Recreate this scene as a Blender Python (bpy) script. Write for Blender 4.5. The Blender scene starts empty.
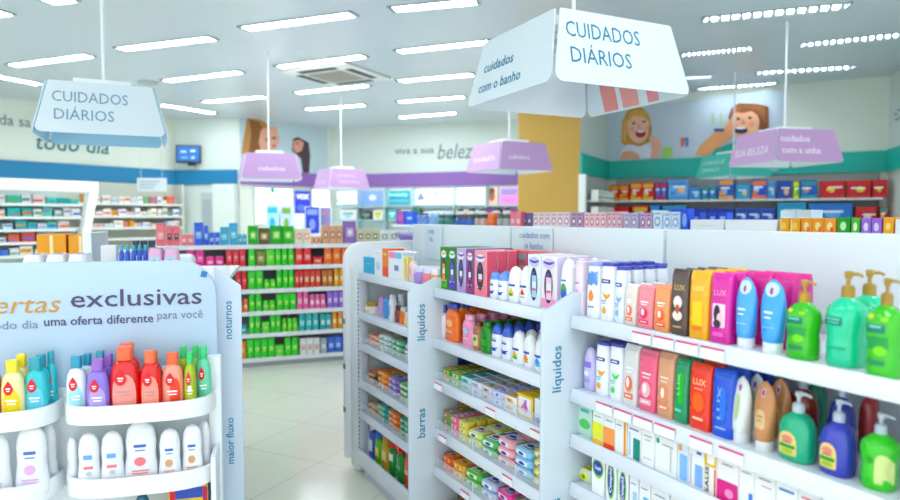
import bpy, bmesh, math, random
from mathutils import Vector, Matrix
random.seed(11)
SC = bpy.context.scene
COL = SC.collection
PI = math.pi

# ------------------------------------------------------------------ camera model
CH, FPX, HOR = 1.55, 650.0, 217.5
PITCH = math.atan((250 - HOR) / FPX)
CP, SP = math.cos(PITCH), math.sin(PITCH)
def ray(px, py):
    x = (px - 450) / FPX; z = -(py - 250) / FPX
    return Vector((x, CP + z * SP, -SP + z * CP))
def on_z(px, py, Z):
    r = ray(px, py); t = (Z - CH) / r.z
    return Vector((r.x * t, r.y * t, Z))
def at_depth(px, d):
    return Vector(((px - 450) / FPX * d, d, 0))
class Frame:
    """vertical reference plane: u runs along it, v points away from the viewer"""
    def __init__(s, ox, oy, phi):
        s.o = Vector((ox, oy, 0)); s.phi = phi
        s.u = Vector((math.cos(phi), math.sin(phi), 0)); s.v = Vector((-math.sin(phi), math.cos(phi), 0))
    def pt(s, a, b, z=0):
        return s.o + s.u * a + s.v * b + Vector((0, 0, z))
    def s_at(s, px, b=0, Z=1.2):
        k = (px - 450) / FPX; p = s.o + s.v * b; dz = Z - CH
        # (p.x+a u.x) = k((p.y+a u.y) CP - dz SP)
        return (k * (p.y * CP - dz * SP) - p.x) / (s.u.x - k * s.u.y * CP)
    def z_at(s, px, py, b=0):
        r = ray(px, py); o = Vector((0, 0, CH))
        t = (b - (o - s.o).dot(s.v)) / r.dot(s.v)
        return CH + r.z * t
def frame2(p, q):
    return Frame(p[0], p[1], math.atan2(q[1] - p[1], q[0] - p[0]))

# ------------------------------------------------------------------ materials
def lin(c):
    c /= 255.0
    return c / 12.92 if c <= .04045 else ((c + .055) / 1.055) ** 2.4
def rgb(h):
    c = [lin(int(h[i:i + 2], 16)) for i in (0, 2, 4)]; m = .3 * c[0] + .59 * c[1] + .11 * c[2]
    if max(c) - min(c) > .12: c = [min(.95, max(.003, m + (x - m) * 1.15)) for x in c]
    return (*c, 1)
_m = {}
def M(h, r=.38, coat=0, emit=0, metal=0, trans=0, alpha=1):
    key = (h, r, coat, emit, metal, trans, alpha)
    if key in _m: return _m[key]
    m = bpy.data.materials.new('surface'); m.use_nodes = True
    nt = m.node_tree; b = nt.nodes['Principled BSDF']
    b.inputs['Base Color'].default_value = rgb(h)
    b.inputs['Metallic'].default_value = metal
    b.inputs['Coat Weight'].default_value = coat
    b.inputs['Coat Roughness'].default_value = .08
    b.inputs['Transmission Weight'].default_value = trans
    b.inputs['Alpha'].default_value = alpha
    if emit:
        b.inputs['Emission Color'].default_value = rgb(h); b.inputs['Emission Strength'].default_value = emit
    tc = nt.nodes.new('ShaderNodeTexCoord'); n = nt.nodes.new('ShaderNodeTexNoise'); mr = nt.nodes.new('ShaderNodeMapRange')
    n.inputs['Scale'].default_value = 18
    mr.inputs['To Min'].default_value = max(.02, r - .05); mr.inputs['To Max'].default_value = r + .05
    nt.links.new(tc.outputs['Object'], n.inputs['Vector']); nt.links.new(n.outputs['Fac'], mr.inputs['Value'])
    nt.links.new(mr.outputs['Result'], b.inputs['Roughness'])
    _m[key] = m
    return m
WHITE = M('EEF2F6', .35); SHELF = M('E4EAF2', .35); PANEL = M('DCE6EE', .4); DARK = M('20242C', .5)

# ------------------------------------------------------------------ mesh builder
class G:
    def __init__(s): s.v = []; s.f = []; s.m = []; s.slots = []
    def mi(s, m):
        if m not in s.slots: s.slots.append(m)
        return s.slots.index(m)
    def add(s, vs, fs, m):
        o = len(s.v); k = s.mi(m); s.v += [tuple(v) for v in vs]
        for f in fs: s.f.append(tuple(i + o for i in f)); s.m.append(k)
        return s
    def box(s, x0, x1, y0, y1, z0, z1, m):
        vs = [(x, y, z) for z in (z0, z1) for y in (y0, y1) for x in (x0, x1)]
        return s.add(vs, [(0, 2, 3, 1), (4, 5, 7, 6), (0, 1, 5, 4), (2, 6, 7, 3), (0, 4, 6, 2), (1, 3, 7, 5)], m)
    def rings(s, rs, m, closed=True):
        n = len(rs[0]); vs = [p for r in rs for p in r]; fs = []
        for i in range(len(rs) - 1):
            for j in range(n):
                k = (j + 1) % n
                fs.append((i * n + j, i * n + k, (i + 1) * n + k, (i + 1) * n + j))
        if closed:
            fs.append(tuple(range(n - 1, -1, -1))); fs.append(tuple((len(rs) - 1) * n + j for j in range(n)))
        return s.add(vs, fs, m)
    def loft(s, secs, m, n=20, cx=0, cy=0):
        rs = []
        for z, w, d, e in secs:
            r = []
            for i in range(n):
                t = 2 * PI * (i + .5) / n; c, q = math.cos(t), math.sin(t)
                r.append((cx + w * math.copysign(abs(c) ** (2 / e), c), cy + d * math.copysign(abs(q) ** (2 / e), q), z))
            rs.append(r)
        return s.rings(rs, m)
    def cyl(s, cx, cy, z0, z1, r, m, n=12, r1=None):
        return s.loft([(z0, r, r, 2), (z1, r1 or r, r1 or r, 2)], m, n, cx, cy)
    def tube(s, pts, r, m, n=8):
        rs = []
        for i, p in enumerate(pts):
            p = Vector(p); a = Vector(pts[max(0, i - 1)]); b = Vector(pts[min(len(pts) - 1, i + 1)]); t = (b - a).normalized()
            x = t.cross(Vector((0, 0, 1)) if abs(t.z) < .9 else Vector((1, 0, 0))).normalized(); y = t.cross(x)
            rr = r[i] if isinstance(r, (list, tuple)) else r
            rs.append([p + (x * math.cos(2 * PI * j / n) + y * math.sin(2 * PI * j / n)) * rr for j in range(n)])
        return s.rings(rs, m)
    def prism(s, poly, a, b, m, axis='y'):
        """outline in (x,z) pushed along y, in (y,z) pushed along x, or in (x,y) pushed along z"""
        mk = {'y': lambda p, t: (p[0], t, p[1]), 'x': lambda p, t: (t, p[0], p[1]), 'z': lambda p, t: (p[0], p[1], t)}[axis]
        return s.rings([[mk(p, a) for p in poly], [mk(p, b) for p in poly]], m)
    def quad(s, a, b, c, d, m): return s.add([a, b, c, d], [(0, 1, 2, 3)], m)
    def build(s, name, parent=None, bevel=0, smooth=False, seg=2):
        me = bpy.data.meshes.new(name); me.from_pydata(s.v, [], s.f)
        for m in s.slots: me.materials.append(m)
        me.polygons.foreach_set('material_index', s.m)
        bm = bmesh.new(); bm.from_mesh(me); bmesh.ops.recalc_face_normals(bm, faces=bm.faces[:])
        if bevel:
            ed = [e for e in bm.edges if len(e.link_faces) == 2 and e.calc_face_angle(0) > .6]
            bmesh.ops.bevel(bm, geom=ed, offset=bevel, segments=seg, affect='EDGES', profile=.5, clamp_overlap=True)
        bm.to_mesh(me); bm.free()
        if smooth or bevel:
            me.polygons.foreach_set('use_smooth', [True] * len(me.polygons)); me.set_sharp_from_angle(angle=math.radians(42))
        me.update()
        o = bpy.data.objects.new(name, me); COL.objects.link(o)
        if parent: o.parent = parent
        return o

def tag(o, label=None, cat=None, group=None, kind=None):
    if label: o['label'] = label
    if cat: o['category'] = cat
    if group: o['group'] = group
    if kind: o['kind'] = kind
    return o
def empty(name, loc, rz, label, cat, group=None):
    o = bpy.data.objects.new(name, None); COL.objects.link(o); o.empty_display_size = .1
    o.location = loc; o.rotation_euler = (0, 0, rz)
    return tag(o, label, cat, group)
def kids(o): return [c for c in KID.get(o.name, [])]
KID = {}
def reg(o, parent):
    o.parent = parent; KID.setdefault(parent.name, []).append(o); return o
def copy_tree(o, parent=None):
    c = o.copy(); COL.objects.link(c)
    if parent: reg(c, parent)
    for k in kids(o): copy_tree(k, c)
    return c

# ------------------------------------------------------------------ lettering
_t = {}
def glyphs(text, bold=0, shear=0, space=1.0):
    key = (text, bold, shear, space)
    if key not in _t:
        cu = bpy.data.curves.new('letters', 'FONT'); cu.body = text; cu.align_x = 'CENTER'; cu.resolution_u = 2
        cu.offset = bold; cu.shear = shear; cu.space_character = space; cu.space_line = .95
        ob = bpy.data.objects.new('letters', cu); COL.objects.link(ob)
        dg = bpy.context.evaluated_depsgraph_get(); dg.update()
        me = bpy.data.meshes.new_from_object(ob.evaluated_get(dg))
        vs = [(v.co.x, v.co.y) for v in me.vertices]; fs = [tuple(p.vertices) for p in me.polygons]
        bpy.data.objects.remove(ob); bpy.data.curves.remove(cu); bpy.data.meshes.remove(me)
        _t[key] = (vs, fs)
    return _t[key]
def letters(g, text, mat, x, z, size, y=0, rot=0, width=None, fn=None, **kw):
    """text lying in the x-z plane facing -y, centred on x, first baseline at z; size = font size"""
    vs, fs = glyphs(text, **kw)
    xs = [v[0] for v in vs]; k = size; kx = size
    if width: kx = width / (max(xs) - min(xs))
    c, q = math.cos(rot), math.sin(rot); out = []
    for a, b in vs:
        a *= kx; b *= k
        X, Z = x + a * c - b * q, z + a * q + b * c
        out.append(fn(X, Z) if fn else (X, y, Z))
    return g.add(out, fs, mat)

# ------------------------------------------------------------------ products
def smoothsecs(pts, k=4):
    out = []
    for i in range(len(pts) - 1):
        p0 = pts[max(0, i - 1)]; p1 = pts[i]; p2 = pts[i + 1]; p3 = pts[min(len(pts) - 1, i + 2)]
        for j in range(k):
            t = j / k; r = []
            for c in range(4):
                a, b, d, e = p0[c], p1[c], p2[c], p3[c]
                r.append(.5 * (2 * b + (d - a) * t + (2 * a - 5 * b + 4 * d - e) * t * t + (3 * b - a - 3 * d + e) * t ** 3))
            r[0] = p1[0] + (p2[0] - p1[0]) * t
            out.append((r[0], max(r[1], .0005), max(r[2], .0005), max(r[3], 2)))
    out.append(tuple(pts[-1]))
    return out
def front(secs, off=.0007):
    def fn(x, z):
        for i in range(len(secs) - 1):
            if z <= secs[i + 1][0] or i == len(secs) - 2:
                a, b = secs[i], secs[i + 1]; t = (z - a[0]) / max(1e-6, b[0] - a[0]); t = min(1, max(0, t)); break
        w, d, e = [a[c] + (b[c] - a[c]) * t for c in (1, 2, 3)]
        u = min(.985, abs(x) / w)
        return (x, -d * (1 - u ** e) ** (1 / e) - off, z)
    return fn
def outline(kind, n=20):
    P = []
    for i in range(n):
        t = 2 * PI * i / n; c, q = math.cos(t), math.sin(t)
        if kind == 'ell': P.append((c, q))
        elif kind == 'rect': P.append((math.copysign(abs(c) ** .16, c), math.copysign(abs(q) ** .16, q)))
        elif kind == 'drop':
            P.append((c * (1 - .48 * max(0, q)) * (1 if q < 0 else (1 - q ** 3) ** .6), q * (1.0 if q < 0 else 1.25)))
        elif kind == 'tri': a = PI / 2 + 2 * PI * i / n; r = math.cos(PI / 3) / math.cos((a - PI / 2) % (2 * PI / 3) - PI / 3); P.append((r * math.cos(a), r * math.sin(a)))
        elif kind == 'swoosh': P.append((c, q * .35 + .6 * c * c - .3))
        elif kind == 'arch': P.append((math.copysign(abs(c) ** (.2 if q < 0 else .9), c), math.copysign(abs(q) ** (.2 if q < 0 else .8), q)))
    return P
def decals(g, W, H, fn, specs, off0=0):
    """specs: (shape, x, z, w, h, colour[, text]) in shares of width and height"""
    for i, sp in enumerate(specs):
        sh, x, z, w, h, c = sp[:6]; m = M(c, .4); off = .0004 * i + off0
        f2 = (lambda X, Z, o=off: tuple(a + b for a, b in zip(fn(X, Z), (0, -o, 0))))
        if sh == 'text' or sh == 'vtext':
            rot = PI / 2 if sh == 'vtext' else 0
            vs, _ = glyphs(sp[6], bold=.02); xs = [v[0] for v in vs]
            size = (w * W) * 1.3 if rot else h * H * 1.3
            letters(g, sp[6], m, x * W + (size * .3 if rot else 0), z * H - (0 if rot else size * .3), size, rot=rot, width=(h * H if rot else w * W), fn=f2, bold=.02)
            continue
        P = outline(sh, 16 if w > .2 else 10)
        K = 3 if w > .3 else 2; vs = [f2(x * W, z * H)]
        for k in range(1, K + 1):
            for a, b in P: vs.append(f2(x * W + a * w * W / 2 * k / K, z * H + b * h * H / 2 * k / K))
        n = len(P); fs = [(0, 1 + j, 1 + (j + 1) % n) for j in range(n)]
        for k in range(K - 1):
            for j in range(n):
                a = 1 + k * n + j; b = 1 + k * n + (j + 1) % n
                fs.append((a, b, b + n, a + n))
        g.add(vs, fs, m)
def dec(root, W, H, fn, specs, name='label'):
    if not specs: return
    g = G(); decals(g, W, H, fn, specs); reg(g.build(name), root)
def body(name, secs, mat, n=20):
    return G().loft(secs, mat, n).build(name, smooth=True)
def part(name, root, g, smooth=True, bevel=0): return reg(g.build(name, smooth=smooth, bevel=bevel), root)
A = lambda c, r=.28: M(c, r, coat=.4)

def shampoo(w, d, h, col, cap, lab=(), name='shampoo_bottle', e=2.6):
    W, D = w / 2, d / 2
    s = smoothsecs([(0, W * .9, D * .9, e), (h * .03, W, D, e), (h * .4, W, D, e), (h * .66, W * .97, D, e), (h * .8, W * .78, D * .85, e), (h * .85, W * .55, D * .7, 2.2)])
    o = body(name, s, A(col)); dec(o, w, h, front(s), lab)
    c = W * .6; part('cap', o, G().loft([(h * .85, c, min(c, D * .8), 2.3), (h * .985, c, min(c, D * .8), 2.3), (h, c * .9, min(c, D * .8) * .9, 2.3)], A(cap), 16))
    return o
def flipbottle(w, d, h, col, cap, lab=(), name='lotion_bottle'):
    W, D = w / 2, d / 2
    s = smoothsecs([(0, W * .92, D * .9, 3), (h * .03, W, D, 3), (h * .5, W * .97, D, 3), (h * .86, W * .88, D * .9, 3), (h * .94, W * .8, D * .85, 3)])
    o = body(name, s, A(col)); dec(o, w, h, front(s), lab)
    part('cap', o, G().loft([(h * .94, W * .84, D * .88, 3), (h * .99, W * .84, D * .88, 3), (h, W * .78, D * .8, 3)], A(cap), 16))
    return o
def domed(w, d, h, col, cap, lab=(), name='deodorant_bottle'):
    W, D = w / 2, d / 2
    s = smoothsecs([(0, W * .82, D * .82, 2.2), (h * .04, W * .92, D * .92, 2.2), (h * .35, W, D, 2.2), (h * .62, W * .94, D * .94, 2.2), (h * .7, W * .88, D * .9, 2.2)])
    o = body(name, s, A(col)); dec(o, w, h, front(s), lab)
    part('cap', o, G().loft(smoothsecs([(h * .7, W * .88, D * .9, 2.2), (h * .86, W * .74, D * .78, 2.1), (h * .96, W * .45, D * .5, 2), (h, W * .08, D * .08, 2)], 3), A(cap), 16))
    return o
def slab(w, d, h, col, top, lab=(), name='shower_gel_bottle'):
    W, D = w / 2, d / 2
    s = smoothsecs([(0, W * .9, D * .9, 6), (h * .02, W * .96, D, 6), (h * .5, W * .98, D, 5), (h * .9, W, D * .75, 5), (h * .955, W, D * .5, 6)])
    o = body(name, s, A(col)); dec(o, w, h, front(s), lab)
    part('top_seal', o, G().loft([(h * .955, W, D * .5, 6), (h, W * 1.0, D * .22, 6)], A(top), 16))
    return o
def tube(w, d, h, col, cap, lab=(), name='lotion_tube', rim='C8E0F4', hole='B83080'):
    W, D = w / 2, d / 2
    pts = [(h * .14, W * .66, D * .9, 2.4), (h * .2, W * .78, D, 2.3), (h * .45, W * .95, D * .85, 2.2), (h * .68, W, D * .6, 2.2), (h * .84, W * .84, D * .35, 2.2), (h * .94, W * .55, D * .22, 2.2), (h, W * .12, D * .12, 2.2)]
    s = smoothsecs(pts); o = body(name, s, A(col)); dec(o, w, h, front(s), lab)
    part('cap', o, G().loft([(0, W * .66, D * .86, 2.4), (h * .01, W * .7, D * .9, 2.4), (h * .14, W * .7, D * .9, 2.4)], A(cap), 16))
    f = front(s, .0008); g = G()
    decals(g, w, h, f, [('ell', 0, .84, .2, .13, rim), ('ell', 0, .84, .14, .1, hole)]); part('hanging_hole', o, g)
    return o
def pump(w, d, h, col, pc, lab=(), name='pump_soap_bottle', wide=0):
    W, D = w / 2, d / 2
    s = smoothsecs([(0, W * .86, D * .86, 2.8), (h * .03, W * .95, D * .95, 2.8), (h * .3, W, D, 2.7), (h * .5, W * .94, D * .95, 2.6), (h * .62, W * .72, D * .85, 2.4), (h * .68, W * .4, D * .6, 2.1), (h * .71, W * .3, W * .3, 2)])
    if wide: s = smoothsecs([(0, W * .8, D * .86, 2.6), (h * .03, W * .88, D * .95, 2.6), (h * .22, W * .9, D, 2.5), (h * .3, W * .86, D * .97, 2.5), (h * .5, W, D, 2.4), (h * .62, W * .9, D * .9, 2.3), (h * .7, W * .5, D * .6, 2.1), (h * .73, W * .3, W * .3, 2)])
    o = body(name, s, A(col, .2), 24); dec(o, w, h, front(s), lab)
    t = h * .73 if wide else h * .71; r = W * .33; g = G()
    g.cyl(0, 0, t - .003, t + h * .1, r, A(pc), 16).cyl(0, 0, t + h * .1, t + h * .12, r * .8, A(pc), 16).cyl(0, 0, t + h * .12, h * .93, r * .32, A(pc), 10)
    p = part('pump_collar', o, g)
    g = G(); g.loft([(h * .92, r * .5, r * .5, 2), (h * .985, r * .62, r * .62, 2.4), (h, r * .5, r * .5, 2.4)], A(pc), 14)
    g.tube([(0, 0, h * .97), (W * .45, 0, h * .975), (W * .68, 0, h * .965), (W * .74, 0, h * .945)], [r * .34, r * .3, r * .24, r * .2], A(pc))
    part('pump_head', o, g)
    return o
def carton(w, d, h, col, side=None, lab=(), name='carton', window=None):
    o = G().box(-w / 2, w / 2, -d / 2, d / 2, 0, h, M(col, .5)).build(name, bevel=min(.0015, w * .05), seg=1)
    fl = lambda x, z: (x, -d / 2 - .0006, z)
    dec(o, w, h, fl, lab, 'print')
    if side:
        g = G(); g.quad((w / 2 + .0006, -d * .46, h * .02), (w / 2 + .0006, d * .46, h * .02), (w / 2 + .0006, d * .46, h * .98), (w / 2 + .0006, -d * .46, h * .98), M(side, .5)); part('side_print', o, g, smooth=False)
    if window:
        g = G(); decals(g, w, h, fl, [('ell', 0, .44, .54, .64, '34304A'), ('rect', .03, .40, .36, .42, window), ('rect', .03, .43, .3, .12, 'E8EEF8'), ('rect', .03, .34, .26, .04, 'E8588C'), ('rect', .02, .64, .2, .07, '5058A0')], .0012); part('window', o, g)
    return o
def pack(w, d, h, col, col2='FFFFFF', mark='2848B0', name='soap_pack', soft=0, front_mark=True):
    """lying pack: h is its thickness"""
    W, D = w / 2, d / 2
    if soft: s = smoothsecs([(0, W * .8, D * .78, 4), (h * .25, W * .98, D * .97, 5), (h * .5, W, D, 5.5), (h * .8, W * .93, D * .92, 5), (h, W * .8, D * .76, 4.5)], 2)
    else: s = [(0, W * .96, D * .96, 7), (h * .08, W, D, 7), (h * .92, W, D, 7), (h, W * .96, D * .95, 7)]
    o = body(name, s, M(col, .3, coat=.3), 16)
    g = G()
    m2 = random.choice(['E04870', 'F0B020', '38A860', '4868C8', 'F07830'])
    for sh, x, y, a, b, c, k in (('rect', 0, 0, .62, .72, col2, 0), ('ell', -.06, .06, .34, .3, mark, 1), ('rect', .02, -.22, .42, .07, mark, 1), ('ell', .2, -.08, .14, .24, m2, 1), ('rect', -.42, 0, .1, .8, m2, 0)):
        P = outline(sh, 14); g.add([(x * w + p[0] * a * w / 2, y * d + p[1] * b * d / 2, h + .0006 + k * .0005) for p in P], [tuple(range(14))], M(c, .35))
    part('label', o, g)
    if front_mark: dec(o, w, h, front(s), [('rect', 0, .5, .6, .5, col2), ('ell', 0, .5, .3, .34, mark)], 'end_label')
    return o
def jar(w, d, h, col, cap, lab=(), name='cream_jar'):
    W = w / 2; s = smoothsecs([(0, W * .9, W * .9, 2), (h * .08, W, W, 2), (h * .6, W, W, 2), (h * .68, W * .86, W * .86, 2)], 3)
    o = body(name, s, A(col)); dec(o, w, h, front(s), lab)
    part('lid', o, G().loft([(h * .68, W * .92, W * .92, 2), (h * .97, W * .92, W * .92, 2), (h, W * .86, W * .86, 2)], A(cap), 16)); return o
def spray(w, d, h, col, cap, lab=(), name='spray_bottle', trigger=False):
    W, D = w / 2, min(w, d) / 2
    s = smoothsecs([(0, W * .92, D * .92, 2.1), (h * .02, W, D, 2.1), (h * .55, W, D, 2.1), (h * .7, W * .9, D * .9, 2), (h * .76, W * .5, D * .5, 2)])
    o = body(name, s, A(col)); dec(o, w, h, front(s), lab)
    g = G()
    if trigger:
        g.cyl(0, 0, h * .76, h * .84, W * .5, A(cap)); g.box(-W * .45, W * .45, -D * .95, D * .7, h * .86, h, A(cap)); g.cyl(0, 0, h * .84, h * .87, W * .3, A(cap))
        g.tube([(0, -D * .55, h * .87), (0, -D * .75, h * .8), (0, -D * .6, h * .72)], W * .12, A(cap))
    else: g.loft([(h * .76, W * .82, D * .82, 2), (h * .97, W * .78, D * .78, 2), (h, W * .66, D * .66, 2)], A(cap), 16)
    part('spray_head' if trigger else 'cap', o, g); return o
def babybottle(w, d, h, col, cap, lab=(), name='baby_shampoo_bottle', drop='D8203C', tint=None):
    W, D = w / 2, d / 2
    s = smoothsecs([(0, W * .84, D * .85, 2.5), (h * .03, W * .93, D * .95, 2.5), (h * .2, W, D, 2.4), (h * .5, W, D, 2.5), (h * .68, W * .9, D * .95, 2.4), (h * .77, W * .68, D * .82, 2.3), (h * .81, W * .42, D * .6, 2)])
    o = body(name, s, A(col, .2), 22)
    L = [('arch', 0, .34, .78, .56, tint)] if tint else []
    L += [('rect', 0, .37, .46, .025, 'C89098' if tint else 'FFFFFF'), ('rect', .02, .32, .36, .02, 'C89098' if tint else 'FFFFFF'), ('ell', .02, .15, .26, .07, 'F8E0E0'),
          ('drop', -.1, .56, .42, .2, drop), ('rect', -.1, .565, .2, .02, 'FFFFFF'), ('rect', -.1, .53, .15, .016, 'FFFFFF')]
    dec(o, w, h, front(s), list(lab) + L)
    c = W * .5; part('cap', o, G().loft([(h * .81, c, D * .66, 4), (h * .985, c * 1.0, D * .66, 4), (h, c * .94, D * .6, 4)], A(cap), 16)); return o
def hourglass(w, d, h, col, cap, lab=(), name='baby_lotion_bottle'):
    W, D = w / 2, d / 2
    s = smoothsecs([(0, W * .85, D * .88, 2.4), (h * .03, W * .95, D * .95, 2.4), (h * .2, W, D, 2.3), (h * .38, W * .92, D * .96, 2.3), (h * .5, W * .86, D * .9, 2.2), (h * .62, W * .9, D * .92, 2.2), (h * .74, W * .9, D * .9, 2.2)])
    o = body(name, s, A(col), 22); dec(o, w, h, front(s), lab)
    part('cap', o, G().loft(smoothsecs([(h * .74, W * .88, D * .88, 2.2), (h * .88, W * .78, D * .78, 2.1), (h * .97, W * .5, D * .5, 2), (h, W * .1, D * .1, 2)], 3), A(cap), 16)); return o

# ------------------------------------------------------------------ placing
ORD = ['first', 'second', 'third', 'fourth', 'fifth', 'sixth', 'seventh', 'eighth', 'ninth', 'tenth', 'eleventh', 'twelfth', 'thirteenth', 'fourteenth', 'fifteenth', 'sixteenth']
BACK = ['', 'behind it', 'row three', 'row four', 'row five', 'row six']
NUM = ['', 'one', 'two', 'three', 'four', 'five', 'six', 'seven', 'eight']
def put(o, fr, a, b, z, rot=0):
    o.location = fr.pt(a, b, z); o.rotation_euler = (0, 0, fr.phi + rot)
def setlabel(o, desc, where, cat, i, n, r, grp):
    for k in range(4):
        t = desc + (', ' + ORD[i % 16] + (' of ' + NUM[n] if k < 1 else '') if n > 1 else '')
        if r: t += ', ' + ('row ' + NUM[r + 1])
        w = where if k < 2 else where.replace('on the ', 'on ').replace('on ', '', 1)
        t += (', ' if r or n > 1 else ' ') + (where if k < 2 else w)
        if k == 3:
            ws = t.split(); dw = desc.split(); t = t.replace(desc, ' '.join(dw[:len(dw) - (len(ws) - 16)]).rstrip(','))
        if len(t.split()) <= 16: break
    tag(o, t, cat, grp)
WARP = False
def row(fr, Z, x0, x1, ytop, kind, args, kw, desc, where, cat, grp, n=1, rows=1, d=.045, b0=.03, h=None, jit=.03, gap=.004):
    bb = b0 + d * .3
    if WARP and fr is fg: x0 -= max(0, x0 - 600) * .03; x1 -= max(0, x1 - 600) * .03
    s0, s1 = fr.s_at(x0, b0, Z + .08), fr.s_at(x1, b0, Z + .08)
    if kind in (pump, tube) and n == 1: s0 -= d * .22; s1 -= d * .38
    W = (s1 - s0) / n
    if h is None: h = fr.z_at((x0 + x1) / 2, ytop, b0 + d / 2) - Z
    w = W - gap
    o = kind(w, d, h, *args, **kw); first = True; out = []
    for r in range(rows):
        for i in range(n):
            if first: c = o; first = False
            else: c = copy_tree(o)
            put(c, fr, s0 + W * (i + .5), b0 + d / 2 + r * (d + .006), Z, random.uniform(-jit, jit))
            setlabel(c, desc, where, cat, i, n, r, grp if (n * rows > 1) else None)
            out.append(c)
    return out
def arcpts(cx, cy, r, a0, a1, n=6):
    return [(cx + r * math.cos(math.radians(a0 + (a1 - a0) * i / n)), cy + r * math.sin(math.radians(a0 + (a1 - a0) * i / n))) for i in range(n + 1)]
LAMP_E, WORLD_E, EXPO = 28.0, 1.3, 0.43
# ================================================================== ROOM
CEIL = 3.8
def wallmat(h, r=.6):
    m = bpy.data.materials.new('painted_wall'); m.use_nodes = True; nt = m.node_tree; b = nt.nodes['Principled BSDF']
    n = nt.nodes.new('ShaderNodeTexNoise'); n.inputs['Scale'].default_value = 40; tc = nt.nodes.new('ShaderNodeTexCoord')
    bp = nt.nodes.new('ShaderNodeBump'); bp.inputs['Strength'].default_value = .03
    b.inputs['Base Color'].default_value = rgb(h); b.inputs['Roughness'].default_value = r
    nt.links.new(tc.outputs['Object'], n.inputs['Vector']); nt.links.new(n.outputs['Fac'], bp.inputs['Height']); nt.links.new(bp.outputs['Normal'], b.inputs['Normal'])
    return m
def tilemat():
    m = bpy.data.materials.new('porcelain_tiles'); m.use_nodes = True; nt = m.node_tree; b = nt.nodes['Principled BSDF']
    tc = nt.nodes.new('ShaderNodeTexCoord'); mp = nt.nodes.new('ShaderNodeMapping'); mp.inputs['Rotation'].default_value = (0, 0, math.radians(26))
    mp.inputs['Location'].default_value = (.12, .33, 0)
    br = nt.nodes.new('ShaderNodeTexBrick'); br.offset = 0; br.squash = 1
    for k, v in (('Scale', 1), ('Mortar Size', .004), ('Mortar Smooth', .3), ('Brick Width', .6), ('Row Height', .6), ('Bias', 0)): br.inputs[k].default_value = v
    br.inputs['Color1'].default_value = rgb('FAF7EA'); br.inputs['Color2'].default_value = rgb('F6F4E6'); br.inputs['Mortar'].default_value = rgb('D6D6CA')
    nt.links.new(tc.outputs['Object'], mp.inputs['Vector']); nt.links.new(mp.outputs['Vector'], br.inputs['Vector'])
    nt.links.new(br.outputs['Color'], b.inputs['Base Color']); b.inputs['Roughness'].default_value = .16
    n = nt.nodes.new('ShaderNodeTexNoise'); n.inputs['Scale'].default_value = 1.2; bp = nt.nodes.new('ShaderNodeBump'); bp.inputs['Strength'].default_value = .02
    nt.links.new(tc.outputs['Object'], n.inputs['Vector']); nt.links.new(n.outputs['Fac'], bp.inputs['Height']); nt.links.new(bp.outputs['Normal'], b.inputs['Normal'])
    return m
def ceilmat():
    m = wallmat('C6D2DA', .28); return m
WALL = wallmat('D6E2DC'); WALL2 = wallmat('DCE4D8')
def struct(name, g, **k):
    return tag(g.build(name, **k), kind='structure')
P0 = (-8.45, 12.2); PL = (-10.75, 9.2); P1 = (-6.3, 15.0); P2 = (-4.75, 14.75); P3 = (-2.96, 16.6); P4 = (1.62, 14.95)
P6 = (2.16, 10.9); P7 = (3.0, 12.5); P8 = (7.0, 10.45); P9 = (5.7, 6.8)
struct('floor', G().box(-13, 9, -3.5, 18.5, -.06, 0, tilemat()))
struct('ceiling', G().box(-13, 9, -3.5, 18.5, CEIL, CEIL + .08, ceilmat()))
FW = {}
def wall(name, p, q, m=WALL, ext=0):
    f = frame2(p, q); L = (Vector(q) - Vector(p)).length; FW[name] = (f, L)
    g = G().box(0, L + ext, 0, .12, 0, CEIL, m); o = g.build('wall_' + name); o.location = f.o; o.rotation_euler = (0, 0, f.phi); tag(o, kind='structure')
    return f, L
wall('pharmacy', PL, P1, WALL2); wall('corner', P1, P2); wall('poster', P2, P3, WALL2); wall('back', P3, P4)
wall('side', P6, P7); wall('right', P7, P8, WALL2); wall('far_right', P8, P9)
# mustard pillar wall that closes the back aisle
fy = Frame(1.15, 11.02, math.atan2(-.12, 1.0)); YW = fy.s_at(580, 0, 2) ; YX = fy.s_at(518, 0, 2)
g = G().box(YX, YW, 0, .9, 0, CEIL, wallmat('C9A661', .55)); o = g.build('column_mustard'); o.location = fy.o; o.rotation_euler = (0, 0, fy.phi); tag(o, kind='structure')

BZ0, BZ1 = 2.30, 2.63
def band(name, fr, x0, x1, col, z0=BZ0, z1=BZ1, dep=.05):
    g = G().box(x0, x1, -dep, -.001, z0, z1, M(col, .5)); o = g.build(name); o.location = fr.o; o.rotation_euler = (0, 0, fr.phi); return tag(o, kind='structure')
fP, LP_ = FW['pharmacy']; fC, LC = FW['corner']; fO, LO = FW['poster']; fB, LB = FW['back']; fS, LS = FW['side']; fR, LR = FW['right']; fF, LF = FW['far_right']
band('trim_1', fP, 0, LP_ + .0, '107AA6'); band('trim_2', fC, .0, LC - .05, '107AA6')
band('trim_3', fO, 0, LO, '8C68AC'); band('trim_4', fB, 0, LB, '8C68AC')
band('trim_5', fS, 0, LS, '20B0A2', 2.28, 2.62); band('trim_6', fR, 0, LR, '20B0A2', 2.28, 2.62); band('trim_7', fF, 0, LF, '20B0A2', 2.28, 2.62)
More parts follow.
